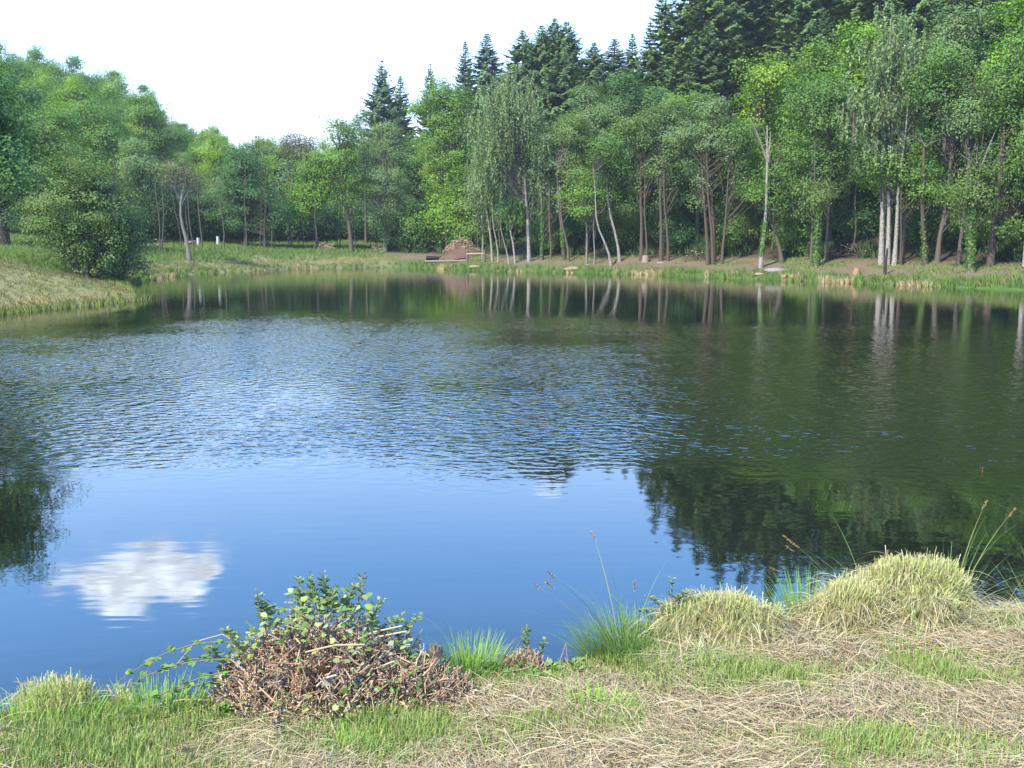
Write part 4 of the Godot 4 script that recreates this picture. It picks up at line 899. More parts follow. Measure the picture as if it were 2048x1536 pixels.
	conifer("spruce_tree", "spruce of the rear row seen only between the tall dark spruces", Vector3(42.53, far_height(42.53, -96) - 0.2, -96), 18.76, 4.6, TONES.spruce, 0.2, "rear row of dark spruces")
	conifer("spruce_tree", "spruce of the rear row seen only between the tall dark spruces", Vector3(44.7, far_height(44.7, -94) - 0.2, -94), 18.66, 4.6, TONES.spruce, 0.2, "rear row of dark spruces")
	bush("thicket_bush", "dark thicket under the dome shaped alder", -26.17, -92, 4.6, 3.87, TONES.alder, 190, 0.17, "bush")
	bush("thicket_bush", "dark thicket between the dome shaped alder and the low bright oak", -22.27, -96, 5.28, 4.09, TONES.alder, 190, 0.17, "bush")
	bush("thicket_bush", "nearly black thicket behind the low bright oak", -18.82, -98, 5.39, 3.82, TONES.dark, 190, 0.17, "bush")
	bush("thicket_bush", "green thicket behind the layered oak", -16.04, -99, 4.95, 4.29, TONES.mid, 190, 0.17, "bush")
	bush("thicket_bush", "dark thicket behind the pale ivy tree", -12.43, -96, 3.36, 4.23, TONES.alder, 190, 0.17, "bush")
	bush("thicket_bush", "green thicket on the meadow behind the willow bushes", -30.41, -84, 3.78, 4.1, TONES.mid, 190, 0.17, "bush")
	bush("leafy_sapling", "leafy saplings behind the two ivied thin trunks", 3.05, -75.3, 3.69, 2.88, TONES.mid, 110, 0.12, "bush")
	bush("leafy_sapling", "leafy saplings behind the low fresh hazel", 4.74, -75.3, 4.22, 3.25, TONES.alder, 110, 0.12, "bush")
	bush("leafy_sapling", "leafy saplings between the bent birches and the pinkish trunk pair", 8.23, -72.8, 4.08, 3.56, TONES.mid, 110, 0.12, "bush")
	bush("leafy_sapling", "leafy saplings between the grey trunk pair and the broad ash", 11.32, -69.9, 3.91, 2.86, TONES.alder, 110, 0.12, "bush")
	bush("leafy_sapling", "leafy saplings behind the lone forking trunk", 14.7, -65.9, 4.15, 3.56, TONES.mid, 110, 0.12, "bush")
	bush("leafy_sapling", "leafy saplings between the sweeping trunk and the ivied stub", 17.63, -62.3, 3.92, 2.71, TONES.fresh, 110, 0.12, "bush")
	bush("leafy_sapling", "leafy saplings between the ivied stub and the triple birch", 20.45, -60.5, 3.81, 2.42, TONES.alder, 110, 0.12, "bush")
	bush("leafy_sapling", "leafy saplings behind the snapped rusty trunk", 22.81, -57.3, 3.21, 1.98, TONES.mid, 110, 0.12, "bush")
	bush("leafy_sapling", "leafy saplings behind the slanting ash", 24.31, -55.5, 3.11, 2.16, TONES.mid, 110, 0.12, "bush")
	bush("leafy_sapling", "leafy saplings beside the stout alder", 25.82, -52.9, 3.33, 2.45, TONES.fresh, 110, 0.12, "bush")

# ---------------------------------------------------------------- woods on the hill
func hill_woods() -> void:
	var protos := []
	for k in 4:
		var o := {"h": 11.0, "r": .22, "tone": ["fresh", "spring", "mid", "spring"][k], "bark": "grey", "leaf": .17, "per": 80, "cr": 5.2,
			"crowns": [[0.3 * k - 0.5, 7.6, 0, 2.8 + 0.3 * (k % 2), 3.4, 2.9, 100], [-0.4, 5.2, 0.6, 3.6, 2.6, 3.4, 60], [1.9, 9.2 - k * .6, .4, 1.5, 1.6, 1.4, 22], [-2.2, 7.6 + k * .5, -.3, 1.5, 1.3, 1.5, 20], [.4 - k * .5, 10.8, 0, 1.2, 1.2, 1.2, 14]]}
		protos.append(o)
	var kinds := [["broadleaf_tree", "mid green rounded tree "], ["broadleaf_tree", "bright green rounded tree "],
		["broadleaf_tree", "deep green rounded tree "], ["broadleaf_tree", "yellow green rounded tree "]]
	var first := [null, null, null, null]
	var r := RandomNumberGenerator.new()
	r.seed = 41
	for a in 13:
		for b in 13:
			var z := -84.0 - a * 9.5 + r.randf_range(-3, 3)
			var px := -0.56 + b * 0.033 + r.randf_range(-.012, .012)
			var x := z * -px
			var pick := r.randi() % 4
			if r.randf() < 0.25:
				pick = 3 if z < -120.0 else 0
			if sd(x, z) < 9.0 or (x > -36.0 and z > -100.0) or px > -0.27:
				continue
			var tall := r.randf_range(0.8, 1.2) * (0.8 if px > -0.36 else 1.0)
			var at := Vector3(x, far_height(x, z) - 0.1, z)
			if first[pick] == null:
				first[pick] = tree(kinds[pick][0], kinds[pick][1], x, z, protos[pick])
			else:
				copy(first[pick], at, r.randf_range(0, TAU), Vector3(tall * r.randf_range(.9, 1.15), tall, tall))
			var row: String = ["low on the hillside", "halfway up the hillside", "near the hillside ridge"][clampi(int((a - 1) / 4.0), 0, 2)]
			var where: String = " behind the willow bush" if px < -0.41 else " above the leaning tree" if px < -0.33 else " above the domed alder"
			var o: Node3D = get_child(get_child_count() - 1)
			o.set_meta("label", (kinds[pick][1] + row + where).replace(" in the wood", ""))
			o.set_meta("group", kinds[pick][1].replace("tree ", "trees ") + row + where)
	# the wood that closes the valley behind the head of the pond and the slope behind the conifers
	for k in 17:
		var z := -112.0 - (k % 4) * 12.0 + r.randf_range(-4, 4)
		var x := -z * (-0.24 + 0.0115 * k) + r.randf_range(-2, 2)
		var pick: int = [2, 0, 2, 1][r.randi() % 4]
		if first[pick] != null:
			var tall := r.randf_range(0.7, 0.9)
			copy(first[pick], Vector3(x, far_height(x, z) - 0.1, z), r.randf_range(0, TAU), Vector3(tall, tall, tall), "far rounded tree of the wood that closes the valley behind the pond", "far trees behind the pond")
	# three small spires on the ridge against the sky
	for q in [[-61.0, -150.0, 8.0, "little pointed fir poking above the hillside ridge"], [-58.0, -151.0, 6.5, "second little fir on the hillside ridge, shorter and paler"], [-54.5, -150.0, 6.0, "loose topped small conifer lowest along the hillside ridge"]]:
		conifer("fir_tree", q[3], Vector3(q[0], far_height(q[0], q[1]) + 3.0, q[1]), q[2], 1.8, TONES.blue, .3)

func zone(t: float) -> String:
	if t < -0.27: return "beyond the meadow posts"
	if t < -0.1: return "behind the bowed oak and the low bright oak"
	if t < 0.02: return "behind the weeping birches and brushwood"
	if t < 0.17: return "behind the leaning birches and trunk pairs"
	if t < 0.29: return "behind the broad ash and the dead birch"
	if t < 0.4: return "behind the tall triple birch"
	return "behind the ivied pollard and stout alder"

func undergrowth() -> void:
	# shaded bushes and saplings under the trees of the far wood
	var r := RandomNumberGenerator.new()
	r.seed = 52
	var base := []
	for k in 3:
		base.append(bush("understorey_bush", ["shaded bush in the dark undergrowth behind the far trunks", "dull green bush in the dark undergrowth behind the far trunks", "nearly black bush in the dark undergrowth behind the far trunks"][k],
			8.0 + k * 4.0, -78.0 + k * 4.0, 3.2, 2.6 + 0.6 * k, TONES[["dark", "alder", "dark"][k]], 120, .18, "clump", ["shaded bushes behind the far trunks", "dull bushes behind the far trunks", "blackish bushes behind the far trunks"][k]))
	for k in 92:
		var t := -0.4 + 0.0104 * k + r.randf_range(-.01, .01)
		var d := 40.0
		while d < 100.0 and sd(t * d, -d) < 0.5:
			d += 0.5
		while d < 20.0 or (d < 125.0 and sd(t * d, -d) < (9.0 if t > -0.1 else 15.0) + (k % 3) * 2.5):
			d += 0.4
		var s := r.randf_range(0.7, 1.25)
		var which: Node3D = base[r.randi() % 3]
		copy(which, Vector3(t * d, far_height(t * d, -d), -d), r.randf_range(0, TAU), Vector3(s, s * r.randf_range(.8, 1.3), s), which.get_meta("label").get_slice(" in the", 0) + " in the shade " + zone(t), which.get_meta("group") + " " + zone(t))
	for k in 46:
		var t := -0.46 + 0.0105 * k + r.randf_range(-.008, .008)
		var d := r.randf_range(108.0, 124.0)
		var s := r.randf_range(1.3, 1.9)
		var which: Node3D = base[r.randi() % 3]
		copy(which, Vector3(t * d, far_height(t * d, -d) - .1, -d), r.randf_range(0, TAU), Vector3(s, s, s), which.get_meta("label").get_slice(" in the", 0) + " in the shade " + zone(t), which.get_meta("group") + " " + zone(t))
	# bare thin stems standing in the shade
	var stem := Shape.new()
	stem.tube(stem_line(Vector3.ZERO, 6.5, [0.1, -0.25]), stem_radii(0.05, 9, 0.4), 5, Color(.2, .165, .13))
	var first: Node3D = null
	for k in 70:
		var t := -0.36 + 0.0124 * k + r.randf_range(-.012, .012)
		var d := 42.0
		while d < 110.0 and sd(t * d, -d) < 0.5:
			d += 0.5
		d += r.randf_range(6.0, 10.0)
		var at := Vector3(t * d, far_height(t * d, -d) - 0.1, -d)
		var s := r.randf_range(0.6, 1.3)
		if first == null:
			first = thing("sapling", "thin bare stem standing in the shade of the far wood", "sapling", at, "thin bare stems in the far wood")
			part("trunk", stem, M.bark, first)
		else:
			var c := copy(first, at, r.randf_range(0, TAU), Vector3(s, r.randf_range(.7, 1.1), s), "thin bare stem in the shade " + zone(t), "thin bare stems " + zone(t))
			c.rotation.z = r.randf_range(-.14, .14)

# ---------------------------------------------------------------- grasses of the far banks
func tuft_mesh(blades: int, spread: float, h: float, w: float, curl: float, seeded: int) -> ArrayMesh:
	var s := Shape.new()
	var r := RandomNumberGenerator.new()
	r.seed = seeded
	for k in blades:
		var a := r.randf_range(0, TAU)
		var d := Vector3(cos(a), 0, sin(a))
		var p := d * r.randf() * spread
		var top := p + d * r.randf_range(0.1, 1.0) * curl * h + Vector3(0, h * r.randf_range(0.55, 1.1), 0)
		var side := Vector3(-d.z, 0, d.x).rotated(Vector3.UP, r.randf_range(-1, 1)) * w
		var g := r.randf_range(0.7, 1.3)
		s.tri(p - side, p + side, top, (d * 0.5 + Vector3.UP * 0.6).normalized(), Color(g, g, g), Color(g * 1.2, g * 1.15, g))
	return s.mesh()

func far_bank_plants() -> void:
	var r := RandomNumberGenerator.new()
	r.seed = 63
	var tall := tuft_mesh(26, 0.16, 0.36, 0.012, 0.6, 1)
	var low := tuft_mesh(26, 0.28, 0.1, 0.012, 1.0, 2)
	var fern := tuft_mesh(30, 0.2, 0.5, 0.05, 1.0, 3)
	var w_edge: Array[Transform3D] = []
	var c_edge := PackedColorArray()
	var w_low: Array[Transform3D] = []
	var c_low := PackedColorArray()
	var w_fern: Array[Transform3D] = []
	var c_fern := PackedColorArray()
	var w_dry: Array[Transform3D] = []
	var c_dry := PackedColorArray()
	for k in 150000:
		var d := r.randf_range(27.0, 100.0)
		var t := r.randf_range(-0.6, 0.62)
		var x := t * d
		var s := sd(x, -d)
		if s < -0.35 or s > 34.0:
			continue
		var n := field.get_noise_2d(x * 12.0, -d * 12.0)
		var y := far_height(x, -d)
		var left := x < -11.0
		var size := r.randf_range(0.65, 1.35)
		var b := Basis(Vector3.UP, r.randf_range(0, TAU)).scaled(Vector3(size, size * r.randf_range(.8, 1.2), size))
		var g := r.randf_range(0.75, 1.25)
		var green := Color(.12 * g, .21 * g, .045 * g).lerp(Color(.2, .25, .08), clampf(n, 0, 1))
		if left and d < 46.0:
			if s < 0.35 and r.randf() < 0.5:
				w_edge.append(Transform3D(b * 0.6, Vector3(x, maxf(y, 0.0), -d)))
				c_edge.append(green.lerp(Color(.24, .22, .1), 0.3))
			elif s < 9.0:
				w_low.append(Transform3D(b * 0.75, Vector3(x, y - 0.02, -d)))
				c_low.append(Color(.38, .34, .17).lerp(green, clampf(0.2 + n * 1.1 + (0.5 if s > 5.5 else 0.0), 0, 1)))
		elif s < 0.85 + n * 1.0 and (not left or s < 0.6):
			if s < 0.4 and r.randf() < n * 1.5 - 0.1:
				w_dry.append(Transform3D(b * 0.8, Vector3(x, maxf(y, 0.0), -d)))
				c_dry.append(Color(.38 * g, .3 * g, .17 * g))
			elif r.randf() < 0.36:
				w_edge.append(Transform3D(b * 0.8, Vector3(x, maxf(y, -0.02), -d)))
				c_edge.append(green)
		elif left:
			if s < 2.4 + n:
				w_low.append(Transform3D(b, Vector3(x, y - 0.02, -d)))
				c_low.append(Color(.3, .28, .12).lerp(green, 0.35))
			elif s < 26.0:
				w_edge.append(Transform3D(b * 0.6, Vector3(x, y - 0.03, -d)))
				c_edge.append(green.lerp(Color(.17, .26, .07), 0.5))
		elif s < 5.0:
			if r.randf() < 0.32 + n * 1.5:
				w_low.append(Transform3D(b, Vector3(x, y - 0.02, -d)))
				c_low.append(green)
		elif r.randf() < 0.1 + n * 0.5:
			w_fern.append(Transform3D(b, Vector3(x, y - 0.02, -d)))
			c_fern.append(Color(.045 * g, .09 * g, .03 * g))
	scatter("bank_grass", tall, M.blade, w_edge, c_edge)
	scatter("mown_grass", low, M.blade, w_low, c_low)
	scatter("dry_grass", tall, M.straw, w_dry, c_dry)
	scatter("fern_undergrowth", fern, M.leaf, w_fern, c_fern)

func rock_mesh(seeded: int, col: Color) -> ArrayMesh:
	var s := Shape.new()
	var f := FastNoiseLite.new()
	f.seed = seeded
	f.frequency = 0.9
	var rows := 7
	var cols := 10
	for a in rows + 1:
		for b in cols:
			var th := PI * a / rows
			var ph := TAU * b / cols
			var d := Vector3(sin(th) * cos(ph), cos(th), sin(th) * sin(ph))
			s.v.append(d * (0.5 + 0.28 * f.get_noise_3d(d.x, d.y, d.z)) * Vector3(1, .75, .9))
			s.n.append(d)
			s.c.append(col)
	for a in rows:
		for b in cols:
			var p := a * cols + b
			var q := a * cols + (b + 1) % cols
			s.i.append_array(PackedInt32Array([p, q + cols, q, p, p + cols, q + cols]))
	return s.mesh()

func far_point(px: float, off: float) -> Vector3:
	var t := px
	var d := 24.0
	while d < 110.0 and not (sd(t * d, -d) > 0.0 and d > 30.0):
		d += 0.25
	d += off
	return Vector3(t * d, far_height(t * d, -d), -d)

func far_bank_things() -> void:
	# white marker posts on the meadow
	for q in [[-0.3105, 14.0, .62, "white concrete post on the meadow, nearer the cut logs"], [-0.291, 13.0, .75, "white concrete post on the meadow, standing free in the grass"]]:
		var at := far_point(q[0], q[1])
		var t := thing("marker_post", q[3], "post", at)
		var s := Shape.new()
		s.tube(PackedVector3Array([Vector3(0, -.2, 0), Vector3(0, q[2] - .04, 0), Vector3(0, q[2], 0)]), PackedFloat32Array([.13, .13, .1]), 4, Color(.5, .49, .46))
		part("shaft", s, M.wood, t)
	# cut logs by the leaning tree
	for q in [[-0.3185, 15.0, .17, .3, "round pale end of a cut log below the leaning tree"], [-0.3225, 14.5, .13, .22, "smaller pale log end above the grass by the leaning tree"], [-0.2665, 14.0, .15, .25, "short cut log with an orange end at the dark alder"]]:
		var at := far_point(q[0], q[1])
		var t := thing("cut_log", q[4], "log", at + Vector3(0, q[2] * 0.9, 0))
		var s := Shape.new()
		s.tube(PackedVector3Array([Vector3(0.25, 0.05, -q[3]), Vector3(0, 0, q[3])]), PackedFloat32Array([q[2] * .95, q[2]]), 10, Color(.2, .16, .11), Color(.45, .34, .2))
		part("log", s, M.wood, t)
	# brushwood heaps
	for q in [[-0.05, 7.5, 2.7, 1.15, 240, "large tan heap of brushwood and roots on bare earth"], [-0.185, 7.0, 1.6, .6, 60, "low heap of pale cut branches at the wood edge"], [-0.245, 12.5, 1.4, .6, 50, "small heap of trimmings near the bowed oak"], [-0.135, 6.0, 1.2, .55, 50, "small heap of sticks at the foot of the ivy tree"],
			[0.33, 6.5, 2.6, .6, 70, "loose dark brash on the shaded slope behind the curved trunk"], [0.185, 5.5, 2.4, .45, 50, "thin brash lying behind the trunk pair"], [-0.352, 16.0, 1.6, .7, 40, "grey branches heaped beside the willow bush meadow"]]:
		var at := far_point(q[0], q[1])
		var t := thing("brushwood_heap", q[5], "brushwood", at + Vector3(0, .45 if q[4] > 215 else 0.0, 0))
		var s := Shape.new()
		for k in q[4]:
			var a := rf(0, TAU)
			var rr := sqrt(rng.randf())
			var p := Vector3(cos(a) * rr * q[2] * .5, q[3] * (1.0 - rr * rr) * rf(.1, 1.0), sin(a) * rr * q[2] * .4)
			var d := (sph() * Vector3(1, .45, 1)).normalized() * rf(.25, .9)
			var g := rf(.6, 1.3)
			var c := Color(.3 * g, .22 * g, .15 * g) if q[0] < 0.1 else Color(.13 * g, .1 * g, .075 * g)
			s.tube(PackedVector3Array([p - d * .5, p + sph() * .06, p + d * .5]), PackedFloat32Array([.035, .03, .012]), 4, c, Color(.5, .4, .27))
		part("sticks", s, M.wood, t, true)
	# a mound of bare earth under the large heap
	var mound := Shape.new()
	var c0 := far_point(-0.047, 7.0)
	for a in 9:
		for b in 14:
			var e := a / 8.0
			var ph := TAU * b / 14.0
			var p := Vector3(cos(ph) * e * 2.1 * (1.0 + .3 * fine.get_noise_2d(b * 21.0, 5.0)), 0.8 * (1 - e * e) + .5 * e * fine.get_noise_2d(a * 30.0, b * 30.0) - .1, sin(ph) * e * 1.8)
			mound.v.append(p)
			mound.n.append(Vector3(cos(ph) * e, 1.2, sin(ph) * e).normalized())
			mound.c.append(Color(.19, .125, .085) * rf(.8, 1.15))
	for a in 8:
		for b in 14:
			var p := a * 14 + b
			var q := a * 14 + (b + 1) % 14
			mound.i.append_array(PackedInt32Array([p, q + 14, q, p, p + 14, q + 14]))
	var tm := thing("earth_mound", "mound of bare reddish earth under the large brushwood heap", "earth mound", c0)
	part("soil", mound, M.soil, tm)
	# the sluice at the head of the pond: a pale beam, a dark slab, stakes and a rail
	var sl := thing("sluice", "low concrete sluice beam with a dark opening at the head of the pond", "sluice", far_point(-0.066, 2.0) + Vector3(0, .15, 0))
	var bm := Shape.new()
	bm.tube(PackedVector3Array([Vector3(-1.6, .05, .15), Vector3(2.0, .1, -.2)]), PackedFloat32Array([.09, .09]), 4, Color(.24, .21, .17))
	part("beam", bm, M.wood, sl)
	var sb := Shape.new()
	sb.tube(PackedVector3Array([Vector3(-1.5, .3, -.1), Vector3(-.5, .33, -.2)]), PackedFloat32Array([.2, .14]), 4, Color(.035, .03, .028))
	part("lid", sb, M.wood, sl)
	for q in [[-0.0445, 3.0, .9, "weathered stake carrying one end of the low rail"], [-0.0275, 3.0, .95, "weathered stake carrying the other end of the low rail"]]:
		var t := thing("stake", q[3], "stake", far_point(q[0], q[1]))
		var s := Shape.new()
		s.tube(PackedVector3Array([Vector3(0, -.2, 0), Vector3(.03, q[2], 0)]), PackedFloat32Array([.09, .08]), 6, Color(.16, .12, .09), Color(.4, .32, .22))
		part("shaft", s, M.wood, t)
	var ra := thing("rail", "thin pale rail between two stakes before the earth mound", "rail", far_point(-0.036, 3.0) + Vector3(0, .6, 0))
	var rs := Shape.new()
	rs.tube(PackedVector3Array([Vector3(-.7, 0, .05), Vector3(.7, .04, .05)]), PackedFloat32Array([.05, .05]), 5, Color(.45, .36, .25))
	part("pole", rs, M.wood, ra)
	# dark stake before the triple birch
	var ds := thing("stake", "dark charred stake standing before the tall triple birch", "stake", far_point(0.3705, 1.6))
	var dss := Shape.new()
	dss.tube(PackedVector3Array([Vector3(0, -.3, 0), Vector3(.02, .6, 0), Vector3(.08, 1.35, 0)]), PackedFloat32Array([.1, .08, .05]), 6, Color(.045, .036, .03))
	part("shaft", dss, M.wood, ds)
	# stump, stones, ash patch, clods on the right bank
	for q in [[0.1325, 3.6, .5, .42, Color(.42, .33, .25), "tree_stump", "squat tree stump on the bank edge before the trunk pair"], [0.3425, 1.5, .36, .3, Color(.5, .3, .16), "tree_stump", "cut stump with an orange face in the bank grass"]]:
		var t := thing(q[5], q[6], "stump", far_point(q[0], q[1]))
		var s := Shape.new()
		s.tube(PackedVector3Array([Vector3(0, -.15, 0), Vector3(0, .1, 0), Vector3(.03, q[3], 0)]), PackedFloat32Array([q[2] * .62, q[2] * .5, q[2] * .46]), 10, q[4] * .7, Color(.62, .45, .28))
		part("bole", s, M.wood, t)
	for q in [[0.1475, 3.5, .4, Color(.27, .235, .19), "pale flat stone lying beside the squat stump"], [0.075, 2.2, .35, Color(.2, .18, .16), "grey stone on the bank below the leaning birches"], [0.06, .5, .8, Color(.3, .24, .14), "pale dead sedge hummock at the water below the leaning birches"], [0.2465, .3, .45, Color(.3, .22, .16), "brown clod at the water line beneath the dead birch"],
			[0.262, 1.6, .95, Color(.24, .225, .22), "pale ash heap left of a fire on the bank"], [0.288, .35, .5, Color(.06, .06, .05), "dark wet stone at the water below the ash heap"], [-0.0365, .6, .7, Color(.24, .2, .12), "dead sedge hummock at the water before the earth mound"]]:
		var at := far_point(q[0], q[1])
		var t := thing("stone" if "stone" in q[4] else "hummock" if "hummock" in q[4] else "clod" if "clod" in q[4] else "ash_heap", q[4], "stone" if "stone" in q[4] else "hummock" if "hummock" in q[4] else "clod" if "clod" in q[4] else "ash heap", at)
		var o := part("body", rock_mesh(int(q[0] * 900.0), q[3]), M.wood, t)
		o.scale = Vector3(q[2] * 1.4, q[2] * .55, q[2])
	# a red float far out
	var fl := thing("float", "tiny red fishing float riding on the dark water", "float", Vector3(4.5, 0, -9.35))
	var fs := Shape.new()
	fs.tube(PackedVector3Array([Vector3(0, -.03, 0), Vector3(0, 0, 0), Vector3(0, .02, 0), Vector3(0, .035, 0)]), PackedFloat32Array([.001, .0032, .0032, .001]), 8, Color(.55, .03, .02))
	part("bulb", fs, M.wood, fl)

# ---------------------------------------------------------------- the near bank
func blade(s: Shape, p: Vector3, dir: Vector3, l: float, w: float, arch: float, col: Color, tip: Color, seg := 4) -> Vector3:
	var pts := PackedVector3Array()
	var ws := PackedFloat32Array()
	var d := dir.normalized()
	var flatd := Vector3(d.x, 0, d.z)
	flatd = flatd.normalized() if flatd.length() > 0.02 else Vector3.RIGHT
	var at := p
	for k in seg + 1:
		pts.append(at)
		ws.append(w * (1.0 - pow(float(k) / seg, 2.2) * 0.92))
		d = (d + (flatd * 0.5 + Vector3.DOWN) * arch * (0.4 + float(k) / seg) / seg).normalized()
		at += d * l / seg
	s.ribbon(pts, ws, Vector3(-flatd.z, rf(-.3, .3), flatd.x).rotated(Vector3.UP, rf(-.9, .9)).normalized(), col, tip)
	return pts[seg]

func shade(c: Color, spread := 0.25) -> Color:
	var g := rf(1.0 - spread, 1.0 + spread)
	return Color(c.r * g * rf(.93, 1.07), c.g * g, c.b * g * rf(.9, 1.1))

func on_bank(x: float, z: float, up := 0.0) -> Vector3:
	return Vector3(x, maxf(near_height(x, z), -0.03) + up, z)

func seed_head(t: Node3D, at: Vector3, dir: Vector3, l: float) -> void:
	var s := Shape.new()
	for k in 60:
		var f := rng.randf()
		var p := at + dir * (f - 0.5) * l
		var o := (sph() + dir * 0.9).normalized()
		var q := o.cross(sph()).normalized()
		var r := l * 0.09
		s.quad(p, p + o * r + q * r * .35, p + o * r * 2.0, p + o * r - q * r * .35, q.cross(o).normalized(), shade(Color(.3, .2, .09), .4))
	part("seed_head", s, M.straw, t)

# a tuft of sedge: o = dense blades, height, spread, long blades, their height, lean
func sedge(called: String, label: String, x: float, z: float, dense: int, h: float, spread: float, long: int, lh: float, lean: Vector3, heads: int, col := Color(.1, .23, .03), category := "sedge") -> Node3D:
	var t := thing(called, label, category, on_bank(x, z))
	var s := Shape.new()
	for k in dense:
		var a := rf(0, TAU)
		var r := sqrt(rng.randf()) * spread
		var p := Vector3(cos(a) * r, -.02, sin(a) * r)
		var d := Vector3(cos(a) * r / spread * 0.55, 1, sin(a) * r / spread * 0.55) + ball() * 0.1 + lean * 0.3
		blade(s, p, d, h * rf(.55, 1.15), rf(.0018, .0032), rf(.0, .7), shade(col), shade(col * 1.5 + Color(.05, .03, 0)), 4)
	part("blades", s, M.blade, t, true)
	var g := Shape.new()
	for k in long:
		var p := Vector3(rf(-1, 1), 0, rf(-1, 1)) * spread * .6
		var d := Vector3(rf(-.55, .55), 1, rf(-.35, .35)) + lean * rf(.5, 1.3)
		var c := shade(Color(.12, .2, .075))
		blade(g, p, d, lh * rf(.6, 1.1), rf(.0016, .0026), rf(.2, 1.0), c, c * 1.3, 6)
	if long > 0:
		part("long_blades", g, M.blade, t, true)
	for k in heads:
		var st := Shape.new()
		var d := Vector3(rf(-.3, .3), 1, rf(-.3, .3)) + lean * rf(.7, 1.5)
		var l := lh * rf(.95, 1.25)
		var tip := blade(st, Vector3(rf(-.03, .03), 0, rf(-.03, .03)), d, l, .0032, .45, Color(.18, .25, .09), Color(.27, .28, .12), 6)
		part("stalk", st, M.blade, t)
		seed_head(t, tip, (d.normalized() + Vector3(lean.x, -.3, lean.z) * 0.6).normalized(), .06)
	return t

# a cut sedge tussock: dark root mound, pale stubble on top, a skirt of drooping dry blades
func tussock(label: String, x: float, z: float, w: float, h: float, deep: float, many: int, skirt: int, tone := Color(.52, .6, .18)) -> Node3D:
	var t := thing("sedge_tussock", label, "tussock", on_bank(x, z, -.03))
	var m := Shape.new()
	var f := ball() * 30.0
	var rows := 7
	var cols := 14
	# several lobes that run into one another
	var lobes := [[0.0, 0.0, .8, 1.0]]
	for k in 5:
		lobes.append([rf(-.36, .36) * w, rf(-.3, .34) * deep, rf(.42, .66), rf(.5, .92)])
	for q in lobes:
		var first := m.v.size()
		for a in rows + 1:
			for b in cols:
				var th := PI * .5 * a / rows
				var ph := TAU * b / cols
				var r: float = (1.0 + .2 * fine.get_noise_3d(f.x + cos(ph) * 40, f.y + th * 30, sin(ph) * 40)) * pow(sin(th), .7) * q[2]
				m.v.append(Vector3(q[0] + cos(ph) * r * w * .44, h * .74 * cos(th) * q[3] - .02, q[1] + sin(ph) * r * deep * .44))
				m.n.append(Vector3(cos(ph) * sin(th), cos(th), sin(ph) * sin(th)))
				m.c.append(Color(.16, .14, .065) * rf(.8, 1.2))
		for a in rows:
			for b in cols:
				var p := first + a * cols + b
				var e := first + a * cols + (b + 1) % cols
				m.i.append_array(PackedInt32Array([p, e + cols, e, p, p + cols, e + cols]))
	part("root_mound", m, M.wood, t)
	var s := Shape.new()
	for k in many:
		var q: Array = lobes[0 if rng.randf() < .42 else rng.randi() % lobes.size()]
		var th := acos(1.0 - rng.randf() * 0.9)
		var ph := rf(0, TAU)
		var r: float = pow(sin(th), .7) * q[2]
		var p := Vector3(q[0] + cos(ph) * r * w * .43, h * .73 * cos(th) * q[3] - .02, q[1] + sin(ph) * r * deep * .43)
		var nn := Vector3(cos(ph) * sin(th), cos(th), sin(ph) * sin(th))
		var lay := fine.get_noise_3d(f.x + p.x * 160.0, f.y + p.y * 160.0, p.z * 160.0)
		var d := nn * .6 + Vector3(lay * .7, .85, lay * .5) + ball() * .24
		var l := rf(.03, .075) * (1.0 + lay * .5) * (1.0 if rng.randf() < .96 else 1.7)
		var c := shade(tone, .3) if rng.randf() < .72 + lay * .6 else shade(Color(.45, .36, .2), .3)
		var base := c * 0.75
		var wv := rf(.0012, .0023)
		var sd2 := Vector3(-d.z, 0, d.x).rotated(Vector3.UP, rf(-1.2, 1.2)).normalized()
		var mid := p + d.normalized() * l * .5
		s.ribbon(PackedVector3Array([p, mid, p + d.normalized() * l + ball() * .006]), PackedFloat32Array([wv, wv, wv * .9]), sd2, base, c.lerp(Color(.62, .57, .36), rf(0.1, .8)))
	part("stubble", s, M.blade, t, true)
	var g := Shape.new()
	for k in skirt:
		var ph := rf(0, TAU)
		var th := rf(.75, 1.5)
		var r: float = pow(sin(th), .7)
		var lobe: Array = lobes[rng.randi() % lobes.size()]
		r *= lobe[2]
		if k % 3 == 0:
			th = rf(.15, .8)
			r = pow(sin(th), .7) * lobe[2]
		var p := Vector3(lobe[0] + cos(ph) * r * w * .45, h * .72 * cos(th) * lobe[3], lobe[1] + sin(ph) * r * deep * .45)
		var out := Vector3(cos(ph), 0, sin(ph)).rotated(Vector3.UP, rf(-.7, .7))
		var l := rf(.07, .24)
		var c := shade([Color(.44, .37, .21), Color(.52, .47, .29), Color(.24, .27, .1), Color(.3, .2, .11)][rng.randi() % 4], .25)
		blade(g, p, out * .9 + Vector3(0, rf(-.1, .8), 0), l, rf(.001, .002), rf(1.2, 2.6), c, c * 1.15, 5)
	part("dry_skirt", g, M.straw, t, true)
	return t

